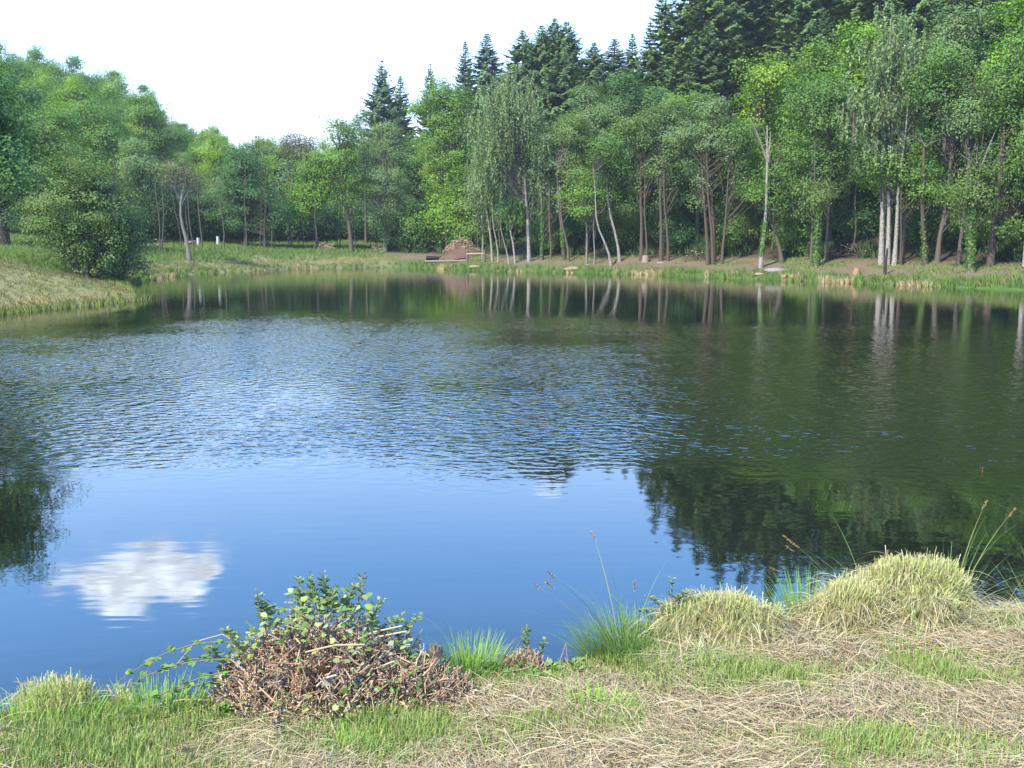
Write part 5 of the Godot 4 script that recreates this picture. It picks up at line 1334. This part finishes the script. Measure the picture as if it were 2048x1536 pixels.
func leaf_oval(s: Shape, p: Vector3, dir: Vector3, up: Vector3, l: float, w: float, col: Color) -> void:
	var d := dir.normalized()
	var side := d.cross(up).normalized()
	var nn := side.cross(d).normalized()
	if nn.y < 0:
		nn = -nn
		side = -side
	var a := p
	var b := p + d * l * .35 + side * w + nn * l * .05
	var c := p + d * l * .35 - side * w + nn * l * .05
	var m := p + d * l * .45
	var e := p + d * l * .75 + side * w * .65 - nn * l * .02
	var f := p + d * l * .75 - side * w * .65 - nn * l * .02
	var g := p + d * l - nn * l * .08
	var at := s.v.size()
	for q in [a, b, c, m, e, f, g]:
		s.v.append(q)
		s.n.append((nn + sph() * .12).normalized())
		s.c.append(col)
	s.i.append_array(PackedInt32Array([at, at + 3, at + 1, at, at + 2, at + 3, at + 1, at + 3, at + 4, at + 2, at + 5, at + 3, at + 3, at + 6, at + 4, at + 3, at + 5, at + 6]))

# a leafy shoot: a stem with leaves up its length, paler and downy at the tip
func shoot(t: Node3D, p: Vector3, d: Vector3, l: float, leaf: float, many: int, bow: float, col: Color, called := "shoot") -> void:
	var s := Shape.new()
	var pts := PackedVector3Array()
	var rr := PackedFloat32Array()
	var dd := d.normalized()
	var at := p
	for k in 7:
		pts.append(at)
		rr.append(lerpf(.0042, .0014, k / 6.0))
		dd = (dd + Vector3.DOWN * bow / 6.0 + ball() * .04).normalized()
		at += dd * l / 6.0
	s.tube(pts, rr, 5, Color(.24, .2, .11))
	for k in many:
		var f := lerpf(.18, 1.0, float(k) / many)
		var q := f * 6.0
		var pos := pts[mini(int(q), 5)].lerp(pts[mini(int(q) + 1, 6)], q - int(q))
		var a := k * 2.4 + rf(-.4, .4)
		var out := (Vector3(cos(a), rf(.0, .7), sin(a)) + dd * .35).normalized()
		var young := smoothstep(.72, 1.0, f)
		var c := shade(col, .2).lerp(Color(.3, .33, .2), young * .75)
		var size := leaf * lerpf(1.1, .65, young) * rf(.75, 1.2)
		for trio in (3 if young < .5 else 1):
			var o := out.rotated(Vector3.UP, (trio - 1) * .9 if young < .5 else 0.0)
			leaf_oval(s, pos + out * leaf * .35, o + Vector3(0, rf(-.25, .25), 0), Vector3.UP + ball() * .35, size, size * .36, shade(c, .12))
	part(called, s, M.blade, t)

func sticks(s: Shape, many: int, w: float, h: float, deep: float, long0: float, long1: float, r0: float, r1: float, upright: float) -> void:
	for k in many:
		var a := rf(0, TAU)
		var rr := sqrt(rng.randf())
		var top := h * (1.0 - rr * rr * .85)
		var p := Vector3(cos(a) * rr * w * .5, top * rf(.35, 1.0), sin(a) * rr * deep * .5)
		var d := (sph() * Vector3(1, .55, 1) + Vector3(cos(a) * .5, upright * rf(.2, 1.6), sin(a) * .5)).normalized()
		var l := rf(long0, long1)
		var r := rf(r0, r1)
		var c: Color = shade([Color(.4, .26, .17), Color(.47, .33, .22), Color(.28, .175, .11), Color(.5, .39, .27), Color(.3, .24, .14)][rng.randi() % 5], .25)
		s.tube(PackedVector3Array([p - d * l * .5, p + ball() * l * .04, p + d * l * .5]), PackedFloat32Array([r, r * .95, r * .85]), 5, c, Color(.62, .5, .36))

func stump_part(t: Node3D, p: Vector3, d: Vector3, l: float, r: float, col: Color, cut: Color, called := "stump") -> void:
	# a hacked root end: the bole with a ragged, slanting cut and splinters standing round its rim
	var s := Shape.new()
	var e := d.normalized()
	var side := e.cross(Vector3.FORWARD if absf(e.z) < .8 else Vector3.UP).normalized()
	s.tube(PackedVector3Array([p, p + e * l * .45 + ball() * r * .2, p + e * l * .75]), PackedFloat32Array([r * 1.3, r, r * .9]), 9, col, cut * .6)
	for k in 26:
		var a := rf(0, TAU)
		var o := side.rotated(e, a)
		var f := sqrt(rng.randf())
		var q := p + e * l * .6 + o * r * f * .85
		var top := l * (.18 + .3 * (0.5 + 0.5 * cos(a - 1.0))) * rf(.6, 1.3)
		var w := r * rf(.14, .3)
		s.tube(PackedVector3Array([q, q + e * top * .7 + o * r * .06, q + e * top + o * r * .1]), PackedFloat32Array([w, w * .8, w * .15]), 4, shade(cut.lerp(col, rng.randf() * f), .25), shade(cut, .2))
	for k in 16:
		var o := side.rotated(e, rf(0, TAU))
		var q := p + e * l * rf(.0, .5) + o * r
		s.tube(PackedVector3Array([q, q + e * l * .35 + o * r * .18]), PackedFloat32Array([r * .13, r * .04]), 4, shade(col, .35))
	part(called, s, M.wood, t)

func near_bank() -> void:
	bank_cover()
	# --- bramble heap at the water
	var t := thing("bramble_heap", "large heap of cut bramble stems at the water with fresh leafy shoots on top", "bramble", on_bank(-.86, -4.32))
	for q in [[-.33, .02, .16, -.3, .9, .5, .1, .035], [-.07, .1, .2, .25, .8, .5, .16, .045], [.12, .02, .26, .1, 1, .3, .12, .03], [-.2, -.05, .3, -.1, .6, .8, .12, .03], [.3, .06, .16, .6, .5, .6, .12, .03], [.02, .12, .28, -.1, .9, .6, .1, .028], [-.37, .0, .05, .3, .2, 1, .12, .03]]:
		stump_part(t, Vector3(q[0], q[2] - .08, q[1]), Vector3(q[3], q[4], q[5]), q[6], q[7], shade(Color(.36, .2, .1), .3), Color(.4, .27, .17))
	var s := Shape.new()
	sticks(s, 1900, 1.0, .42, .7, .04, .17, .0014, .0042, .9)
	sticks(s, 200, 1.04, .38, .66, .12, .3, .0022, .005, .5)
	for k in 3:
		var p := Vector3(rf(-.1, .36), rf(.18, .38), rf(.0, .25))
		var d := Vector3(1, rf(.1, .45), rf(-.1, .4)).normalized()
		s.tube(PackedVector3Array([p - d * .14, p + Vector3(0, .015, 0), p + d * .14]), PackedFloat32Array([.004, .004, .0035]), 5, shade(Color(.42, .31, .2), .25), Color(.6, .5, .36))
	part("stems", s, M.wood, t, true)
	var lv := Shape.new()
	for k in 1150:
		var a := rf(0, TAU)
		var rr := sqrt(rng.randf()) * 1.04
		var x := cos(a) * rr * .5
		var z := sin(a) * rr * .34
		var y := .45 * (1.0 - rr * rr * .82) + rf(-.05, .1)
		# leaves gather on the crest and toward the water; the cut face toward the viewer is mostly bare
		if rng.randf() < smoothstep(.02, .2, z) * smoothstep(.4, .26, y) * .8 and not (x > .08 and x < .3 and y < .2):
			continue
		var c := shade([Color(.18, .27, .07), Color(.13, .22, .07), Color(.24, .31, .1), Color(.3, .33, .18)][rng.randi() % 4], .25)
		var size := rf(.018, .042)
		leaf_oval(lv, Vector3(x, y, z), Vector3(rf(-1, 1), rf(-.3, .5), rf(-1, 1)), Vector3.UP + ball() * .5, size, size * .38, c)
	part("leaves", lv, M.blade, t, true)
	for q in [[.02, .44, -.06, -.05, .24, 20], [.1, .46, -.02, .25, .2, 16], [.2, .42, 0, .4, .17, 14], [-.08, .42, -.08, -.2, .17, 14], [-.2, .38, -.04, -.4, .22, 16], [-.26, .36, -.05, -.15, .26, 16], [.28, .38, .0, .55, .15, 12], [-.38, .3, -.04, -.6, .14, 12], [.05, .5, .04, .05, .13, 14], [.34, .36, -.05, .9, .16, 12],
			[-.12, .47, -.12, -.1, .16, 12], [.15, .5, -.1, .15, .15, 12], [-.44, .26, 0, -.9, .12, 10], [-.3, .3, .1, -.5, .16, 10], [-.02, .5, .0, -.1, .18, 16]]:
		shoot(t, Vector3(q[0], q[1] - .07, q[2]), Vector3(q[3], 1, rf(-.2, .2)), q[4], .026, q[5], .25, Color(.18, .26, .09))
	for q in [[-.36, .3, .05, -1, .3, .3, .62, 13, 1.0], [-.4, .24, .08, -1, .15, .2, .55, 11, .9], [-.42, .14, .1, -1, .2, .35, .5, 9, .7], [-.38, .18, .0, -1, .5, -.1, .45, 10, 1.2], [-.34, .22, .16, -.9, .25, .4, .42, 8, 1.1]]:
		shoot(t, Vector3(q[0], q[1], q[2]), Vector3(q[3], q[4], q[5]), q[6], .03, q[7], q[8], Color(.14, .26, .05), "cane")
	# --- second heap of hacked roots
	t = thing("bramble_stump_heap", "lower heap of hacked bramble roots with two pale split stumps", "bramble stump", on_bank(-.44, -4.24))
	for q in [[.05, .0, .07, .25, .8, .5, .1, .026, .75], [.1, .1, .0, .8, .35, .5, .1, .028, .7], [-.14, .0, .1, -.2, 1, .3, .09, .03, .6], [.1, -.06, .2, -.1, 1, 0, .07, .028, .75]]:
		stump_part(t, Vector3(q[0], q[2], q[1]), Vector3(q[3], q[4], q[5]), q[6], q[7], shade(Color(.2, .15, .11), .2), Color(.36, .29, .22) * q[8])
	s = Shape.new()
	sticks(s, 900, .56, .24, .42, .04, .14, .0013, .0038, 1.3)
	sticks(s, 120, .74, .1, .46, .08, .2, .0018, .004, .2)
	part("stems", s, M.wood, t, true)
	lv = Shape.new()
	for k in 160:
		var a := rf(0, TAU)
		var size := rf(.015, .034)
		leaf_oval(lv, Vector3(cos(a) * rf(.1, .28) - .08, rf(.03, .2), sin(a) * rf(.05, .2)), sph() * Vector3(1, .4, 1), Vector3.UP + ball() * .5, size, size * .38, shade(Color(.1, .2, .05), .35))
	part("leaves", lv, M.blade, t, true)
	# --- small cut stool
	t = thing("cut_stool", "small cut plant stool of upright dry stalks at the water, between two green tufts", "plant stool", on_bank(.06, -4.72))
	stump_part(t, Vector3(-.05, .06, 0), Vector3(-.2, 1, .3), .1, .04, Color(.3, .2, .13), Color(.4, .28, .18))
	s = Shape.new()
	sticks(s, 620, .3, .17, .2, .04, .09, .0014, .004, 2.0)
	part("stalks", s, M.wood, t, true)
	shoot(t, Vector3(.0, .12, -.05), Vector3(.1, 1, 0), .16, .026, 12, .1, Color(.13, .2, .07))
	shoot(t, Vector3(.07, .1, -.05), Vector3(.3, 1, .1), .13, .024, 9, .1, Color(.13, .2, .07))
	# dead forked twig at the water beside it
	t = thing("dead_twig", "bare reddish forked twig standing in the water edge beside the cut stool", "twig", on_bank(.22, -4.78))
	s = Shape.new()
	s.tube(PackedVector3Array([Vector3.ZERO, Vector3(.02, .1, 0), Vector3(.05, .2, 0)]), PackedFloat32Array([.004, .003, .002]), 5, Color(.36, .24, .18))
	s.tube(PackedVector3Array([Vector3(.05, .2, 0), Vector3(.06, .1, .02), Vector3(.055, .01, .03)]), PackedFloat32Array([.002, .003, .003]), 5, Color(.34, .24, .18))
	s.tube(PackedVector3Array([Vector3(.01, .05, 0), Vector3(.055, .09, .01), Vector3(.05, .115, .01)]), PackedFloat32Array([.003, .002, .001]), 4, Color(.36, .25, .19))
	part("twigs", s, M.wood, t, true)
	# --- tufts and sedges
	sedge("green_tuft", "bright green tuft with a few long blades between the stump heap and cut stool", -.2, -4.66, 620, .28, .11, 20, .46, Vector3(.1, 0, 0), 0, Color(.14, .25, .05))
	sedge("green_tuft", "darker green grass tuft hanging at the foot of the brighter one", -.23, -4.5, 160, .17, .06, 0, 0, Vector3(.1, 0, .3), 0, Color(.08, .2, .035))
	sedge("sedge_tuft", "dense green sedge with brown seed heads arching far over the water", .6, -4.9, 950, .32, .17, 44, .62, Vector3(-.4, 0, 0), 4, Color(.1, .195, .05))
	sedge("sedge_tuft", "thin blue green sedge blades around the leafy stick", .74, -4.98, 90, .25, .1, 18, .42, Vector3(.1, 0, 0), 2, Color(.09, .18, .06))
	sedge("sedge_tuft", "upright green tuft in the gap between the pale cut tussocks", 1.63, -5.3, 380, .34, .1, 14, .3, Vector3(.05, 0, 0), 0, Color(.1, .24, .04))
	sedge("sedge_tuft", "plume of sedge with drooping brown heads behind the double tussock", 2.08, -5.56, 120, .34, .1, 34, .62, Vector3(-.65, 0, 0), 4, Color(.08, .17, .05))
	sedge("sedge_tuft", "few sedge stalks rising behind the crest of the biggest tussock", 2.58, -5.64, 40, .45, .06, 14, .66, Vector3(.45, 0, 0), 2, Color(.1, .18, .06))
	sedge("sedge_tuft", "reddish tipped sedge at the picture edge, past the biggest tussock", 3.2, -5.75, 90, .32, .1, 20, .5, Vector3(-.25, 0, 0), 1, Color(.12, .17, .05))
	sedge("sedge_tuft", "thin blades and one brown head leaning out of the small tussock", -1.86, -4.42, 60, .2, .08, 14, .36, Vector3(.55, 0, 0), 1, Color(.1, .2, .06))
	sedge("rush_clump", "few upright rushes standing in shallow water by the bramble canes", -1.56, -4.42, 14, .24, .05, 8, .3, Vector3(.0, 0, 0), 0, Color(.09, .19, .06), "rush")
	sedge("grass_tuft", "lush green grass tuft alone in the mown hay", .36, -4.0, 380, .13, .17, 0, 0, Vector3(.2, 0, 0), 0, Color(.15, .3, .04), "grass")
	sedge("grass_tuft", "green grass tuft in the hay below the pale tussocks", 1.02, -4.55, 260, .09, .16, 0, 0, Vector3(.1, 0, 0), 0, Color(.12, .26, .04), "grass")
	sedge("grass_tuft", "green grass tuft just under the biggest tussock", 1.95, -4.72, 300, .11, .2, 0, 0, Vector3(-.1, 0, 0), 0, Color(.13, .27, .04), "grass")
	sedge("grass_tuft", "deep green clover and grass patch in the lower corner of the hay", 1.78, -3.72, 520, .08, .26, 0, 0, Vector3(0, 0, 0), 0, Color(.07, .17, .04), "grass")
	sedge("grass_tuft", "small bright grass tuft at the very bottom of the bank", -.64, -3.66, 200, .1, .1, 0, 0, Vector3(0, 0, 0), 0, Color(.13, .28, .04), "grass")
	sedge("grass_tuft", "tall lush grass along the water between small tussock and canes", -1.6, -4.15, 520, .15, .26, 0, 0, Vector3(0, 0, .1), 0, Color(.16, .29, .045), "grass")
	sedge("grass_tuft", "rank green grass below the small cut tussock", -2.05, -3.95, 620, .14, .3, 0, 0, Vector3(.1, 0, .2), 0, Color(.13, .26, .04), "grass")
	# --- cut tussocks
	tussock("small pale cut tussock alone on the bank, far from the other three", -2.02, -4.25, .5, .3, .36, 3600, 560)
	tussock("pale cut tussock overhanging the water beside the leafy stick", 1.1, -5.04, .66, .38, .46, 7200, 1400, Color(.53, .62, .18))
	tussock("yellowish cut tussock in front of the biggest one", 1.84, -5.16, .6, .38, .46, 6600, 1300, Color(.54, .54, .2))
	tussock("biggest cut tussock, its crest standing highest over the water", 2.24, -5.36, 1.0, .6, .66, 11500, 3000, Color(.54, .6, .19))
	# --- raked sedge lying in heaps round the tussocks
	for q in [[1.5, -4.9, .55, .1, "low heap of raked dry sedge in the gap between the pale tussocks"], [2.75, -5.1, .7, .16, "broad heap of flopped straw on the flank of the biggest tussock"], [2.15, -4.95, .7, .08, "thin spread of raked straw at the foot of the yellowish tussock"], [.95, -4.68, .5, .07, "short swath of raked straw below the overhanging tussock"]]:
		t = thing("straw_heap", q[4], "straw", on_bank(q[0], q[1]))
		s = Shape.new()
		for k in 1100:
			var a := rf(0, TAU)
			var rr := sqrt(rng.randf())
			var p := Vector3(cos(a) * rr * q[2] * .5, q[3] * (1.0 - rr * rr) * rf(.2, 1.0) + .01, sin(a) * rr * q[2] * .3)
			var c: Color = shade([Color(.46, .4, .24), Color(.53, .48, .3), Color(.36, .36, .15), Color(.33, .24, .14)][rng.randi() % 4], .25)
			blade(s, p, Vector3(cos(a) * .8 + rf(-1, 1), rf(-.1, .45), sin(a) * .8 + rf(-1, 1)), rf(.07, .26), rf(.0009, .0018), rf(.3, 1.4), c, c * 1.1, 3)
		part("straw", s, M.straw, t, true)
	# --- driftwood, leafy stick
	t = thing("driftwood", "wet brown branch lying half in the water at the bank", "branch", Vector3(.36, 0, -4.92))
	s = Shape.new()
	s.tube(PackedVector3Array([Vector3(-.17, .045, .14), Vector3(-.08, .05, .06), Vector3(.02, .04, -.02), Vector3(.12, .05, -.13), Vector3(.2, .07, -.22)]), PackedFloat32Array([.013, .019, .018, .015, .008]), 8, Color(.12, .075, .05), Color(.4, .28, .2))
	part("bough", s, M.bark, t)
	for q in [[-.1, .05, .08, .0, 1, .5, .09], [.1, .05, -.1, .3, 1, .1, .07], [-.02, .05, 0, -.4, .5, .6, .08]]:
		var w := Shape.new()
		w.tube(PackedVector3Array([Vector3(q[0], q[1], q[2]), Vector3(q[0], q[1], q[2]) + Vector3(q[3], q[4], q[5]).normalized() * q[6]]), PackedFloat32Array([.005, .002]), 5, Color(.3, .22, .15))
		part("twig", w, M.wood, t)
	t = thing("leafy_stick", "leaning grey stick with a tuft of small leaves at its head", "stick", on_bank(.68, -5.02))
	s = Shape.new()
	s.tube(PackedVector3Array([Vector3(-.02, -.02, 0), Vector3(.02, .1, 0), Vector3(.06, .22, 0), Vector3(.1, .33, 0), Vector3(.17, .36, .02)]), PackedFloat32Array([.014, .013, .0125, .011, .006]), 8, Color(.36, .3, .23), Color(.5, .4, .28))
	part("stick", s, M.bark, t)
	for q in [[.1, .33, -.5, .5, .1], [.14, .35, .2, .8, .14], [.17, .36, .8, .5, .12], [.16, .36, .5, -.1, .12], [.06, .3, -.9, .1, .09], [.04, .2, -.8, .3, .08], [.15, .35, 1, .9, .12]]:
		shoot(t, Vector3(q[0], q[1], 0), Vector3(q[2], q[3], rf(-.4, .4)), q[4], .02, 10, .2, Color(.17, .23, .08))
	# --- small leafy plants
	for q in [[-.3, -4.72, .22, "grey green leafy shoot rising beside the bright tuft", 4], [-.42, -4.6, .14, "low leafy sprigs behind the hacked stump heap", 5], [-1.44, -4.4, .16, "broad leaved green plant at the water under the bramble canes", 6], [.1, -4.55, .07, "low creeping leaves at the foot of the cut stool", 7], [-.08, -4.68, .2, "grey green sprigs on the water side of the cut stool", 6], [.26, -4.68, .07, "creeping green leaves by the driftwood", 6], [.86, -4.95, .07, "yellow green leaves below the dense sedge", 6], [-1.18, -4.1, .08, "low green weeds at the foot of the bramble heap", 7], [-.62, -4.0, .07, "dark green weeds under the hacked stump heap", 7]]:
		t = thing("leafy_plant", q[3], "plant", on_bank(q[0], q[1]))
		for k in q[4]:
			shoot(t, Vector3(rf(-.08, .08), -.01, rf(-.04, .04)), Vector3(rf(-.6, .6), 1, rf(-.5, .5)), q[2] * rf(.7, 1.1), .032, 9, .3, Color(.13, .24, .05))
	# --- bare canes and pale sticks reaching out over water and hay
	for q in [[-1.28, .12, -4.3, .5, .03, .1, "long pale cane lying low from the heap toward the rushes", -1], [-1.2, .3, -4.42, .34, .1, .05, "thin bent cane hooking over the water above the canes", -1], [-.62, .06, -4.02, .34, -.04, .12, "pale bramble cane stuck out over the mown grass", 1]]:
		t = thing("bramble_cane", q[6], "cane", Vector3(q[0], q[1], q[2]))
		s = Shape.new()
		var sg: float = q[7]
		s.tube(PackedVector3Array([Vector3.ZERO, Vector3(sg * q[3] * .4, q[4], q[5] * .4), Vector3(sg * q[3] * .75, q[4] * .9 - .02, q[5] * .7), Vector3(sg * q[3], q[4] * .3 - .06, q[5])]), PackedFloat32Array([.004, .0036, .003, .002]), 5, Color(.42, .34, .23))
		part("stem", s, M.wood, t)
	# --- two daisies
	for q in [[-.11, -4.38, "white daisy by the creeping leaves"], [-.17, -4.3, "small half open daisy nearer the stump heap"]]:
		t = thing("daisy", q[2], "flower", on_bank(q[0], q[1]))
		s = Shape.new()
		s.tube(PackedVector3Array([Vector3.ZERO, Vector3(.005, .05, .01)]), PackedFloat32Array([.0012, .001]), 4, Color(.12, .2, .05))
		part("stalk", s, M.wood, t)
		s = Shape.new()
		for k in 11:
			var a := TAU * k / 11.0
			leaf_oval(s, Vector3(.005, .05, .01), Vector3(cos(a), .25, sin(a) + .3), Vector3.UP, .011, .0026, Color(.8, .8, .76))
		part("petals", s, M.wood, t, true)
	# --- broken bits of root in the grass
	for q in [[-1.0, -3.96, .1, "split orange root end lying before the bramble heap", Color(.45, .28, .14)], [-1.3, -3.72, .07, "short bit of brown wood low on the green bank", Color(.3, .2, .12)], [-.98, -3.9, .09, "grey weathered root lying in the grass before the heap", Color(.33, .28, .24)]]:
		t = thing("root_piece", q[3], "root", on_bank(q[0], q[1], .02))
		stump_part(t, Vector3(0, 0, 0), Vector3(rf(-.6, .6), .7, .5), q[2], .014, q[4], Color(.6, .47, .33), "piece")

# hay, stubble and short grass: nobody could count it
func bank_cover() -> void:
	var straight := Shape.new()
	straight.ribbon(PackedVector3Array([Vector3(-.5, 0, 0), Vector3(-.1, .03, .01), Vector3(.5, 0, 0)]), PackedFloat32Array([.7, 1, .6]), Vector3(0, 0, 1), Color(.95, .95, .95), Color(1.05, 1.05, 1.05))
	var bent := Shape.new()
	bent.ribbon(PackedVector3Array([Vector3(-.5, -.02, .1), Vector3(-.25, .1, 0), Vector3(.1, .13, -.06), Vector3(.5, -.02, .03)]), PackedFloat32Array([.8, 1, 1, .3]), Vector3(0, 0, 1), Color(.9, .9, .9), Color(1.1, 1.1, 1.1))
	var up := Shape.new()
	up.ribbon(PackedVector3Array([Vector3(0, -.1, 0), Vector3(.03, .35, 0), Vector3(.12, .7, .03), Vector3(.3, 1.0, .08)]), PackedFloat32Array([1, 1, .8, .1]), Vector3(0, 0, 1), Color(.75, .75, .75), Color(1.15, 1.15, 1.1))
	var stub := Shape.new()
	for k in 5:
		var a := k * 1.3
		var d := Vector3(cos(a) * .35, 1, sin(a) * .35)
		var p := Vector3(cos(a * 2.2), 0, sin(a * 2.2)) * .12
		stub.ribbon(PackedVector3Array([p, p + d * .5, p + d * 1.0]), PackedFloat32Array([.05, .05, .04]), Vector3(sin(a), 0, cos(a)), Color(.8, .8, .8), Color(1.1, 1.1, 1.0))
	var meshes := [straight.mesh(), bent.mesh(), up.mesh(), stub.mesh()]
	var r := RandomNumberGenerator.new()
	r.seed = 77
	var where := []
	var tint := []
	for k in 4:
		var a: Array[Transform3D] = []
		where.append(a)
		tint.append(PackedColorArray())
	var hays := [Color(.41, .32, .19), Color(.46, .37, .22), Color(.27, .19, .11), Color(.5, .44, .28), Color(.3, .3, .14), Color(.38, .27, .17)]
	var greens := [Color(.18, .33, .045), Color(.25, .38, .07), Color(.13, .26, .04), Color(.34, .4, .13)]
	for k in 420000:
		var x := r.randf_range(-3.7, 4.8)
		var u := r.randf_range(-.02, 2.4)
		var z := near_shore(x) + u
		if z > -2.7:
			continue
		# thin out what lies far to the sides
		if (x < -3.2 or x > 4.2) and r.randf() < .6:
			continue
		var n := fine.get_noise_2d(x * 46.0, z * 52.0)
		var n2 := field.get_noise_2d(x * 40.0 + 300.0, z * 60.0)
		var hay := clampf(.55 + (x + .2) * .09 + n * .9 + r.randf_range(-.26, .26) - smoothstep(.5, 0.0, u) * .5 + smoothstep(.7, 1.3, u) * .3 + n2 * .5, .06, .97)
		var y := near_height(x, z)
		if y < 0.01:
			continue
		var ang := fine.get_noise_2d(x * 16.0 + 90.0, z * 16.0) * 4.0
		if r.randf() < hay:
			var l := r.randf_range(.04, .13) if r.randf() < .93 else r.randf_range(.18, .36)
			var w := r.randf_range(.0007, .0015)
			var b := Basis(Vector3.UP, ang + r.randfn(0, .75)) * Basis(Vector3(0, 0, 1), r.randfn(0.0, .2)) * Basis(Vector3(1, 0, 0), r.randf_range(-1, 1))
			var m := 0 if r.randf() < .5 else 1
			where[m].append(Transform3D(b.scaled_local(Vector3(l, l if m == 1 else l * .6, w if m == 0 else w * 1.05)), Vector3(x, y + .004 + absf(r.randfn(0, .02)) * (.4 + hay), z)))
			var c: Color = hays[r.randi() % 6]
			var g := r.randf_range(.7, 1.25)
			tint[m].append(Color(c.r * g, c.g * g, c.b * g).lerp(Color(.3, .32, .13), clampf(.35 - hay * .4, 0, 1)))
		elif r.randf() < .8:
			var h := r.randf_range(.025, .075) * (1.0 + .9 * clampf(-n, 0, 1))
			var b := Basis(Vector3.UP, r.randf_range(0, TAU)) * Basis(Vector3(0, 0, 1), r.randfn(0.0, .35))
			where[2].append(Transform3D(b.scaled_local(Vector3(h, h, r.randf_range(.0011, .0022))), Vector3(x, y, z)))
			var c: Color = greens[r.randi() % 4]
			var g := r.randf_range(.75, 1.2)
			tint[2].append(Color(c.r * g, c.g * g, c.b * g).lerp(Color(.4, .36, .2), r.randf() * .35))
		else:
			var h := r.randf_range(.02, .05)
			where[3].append(Transform3D(Basis(Vector3.UP, r.randf_range(0, TAU)).scaled_local(Vector3(h, h, h)), Vector3(x, y, z)))
			var g := r.randf_range(.75, 1.2)
			tint[3].append(Color(.42 * g, .37 * g, .2 * g))
	scatter("hay", meshes[0], M.straw, where[0], tint[0])
	scatter("tangled_hay", meshes[1], M.straw, where[1], tint[1])
	scatter("short_grass", meshes[2], M.blade, where[2], tint[2])
	scatter("stubble_grass", meshes[3], M.straw, where[3], tint[3])
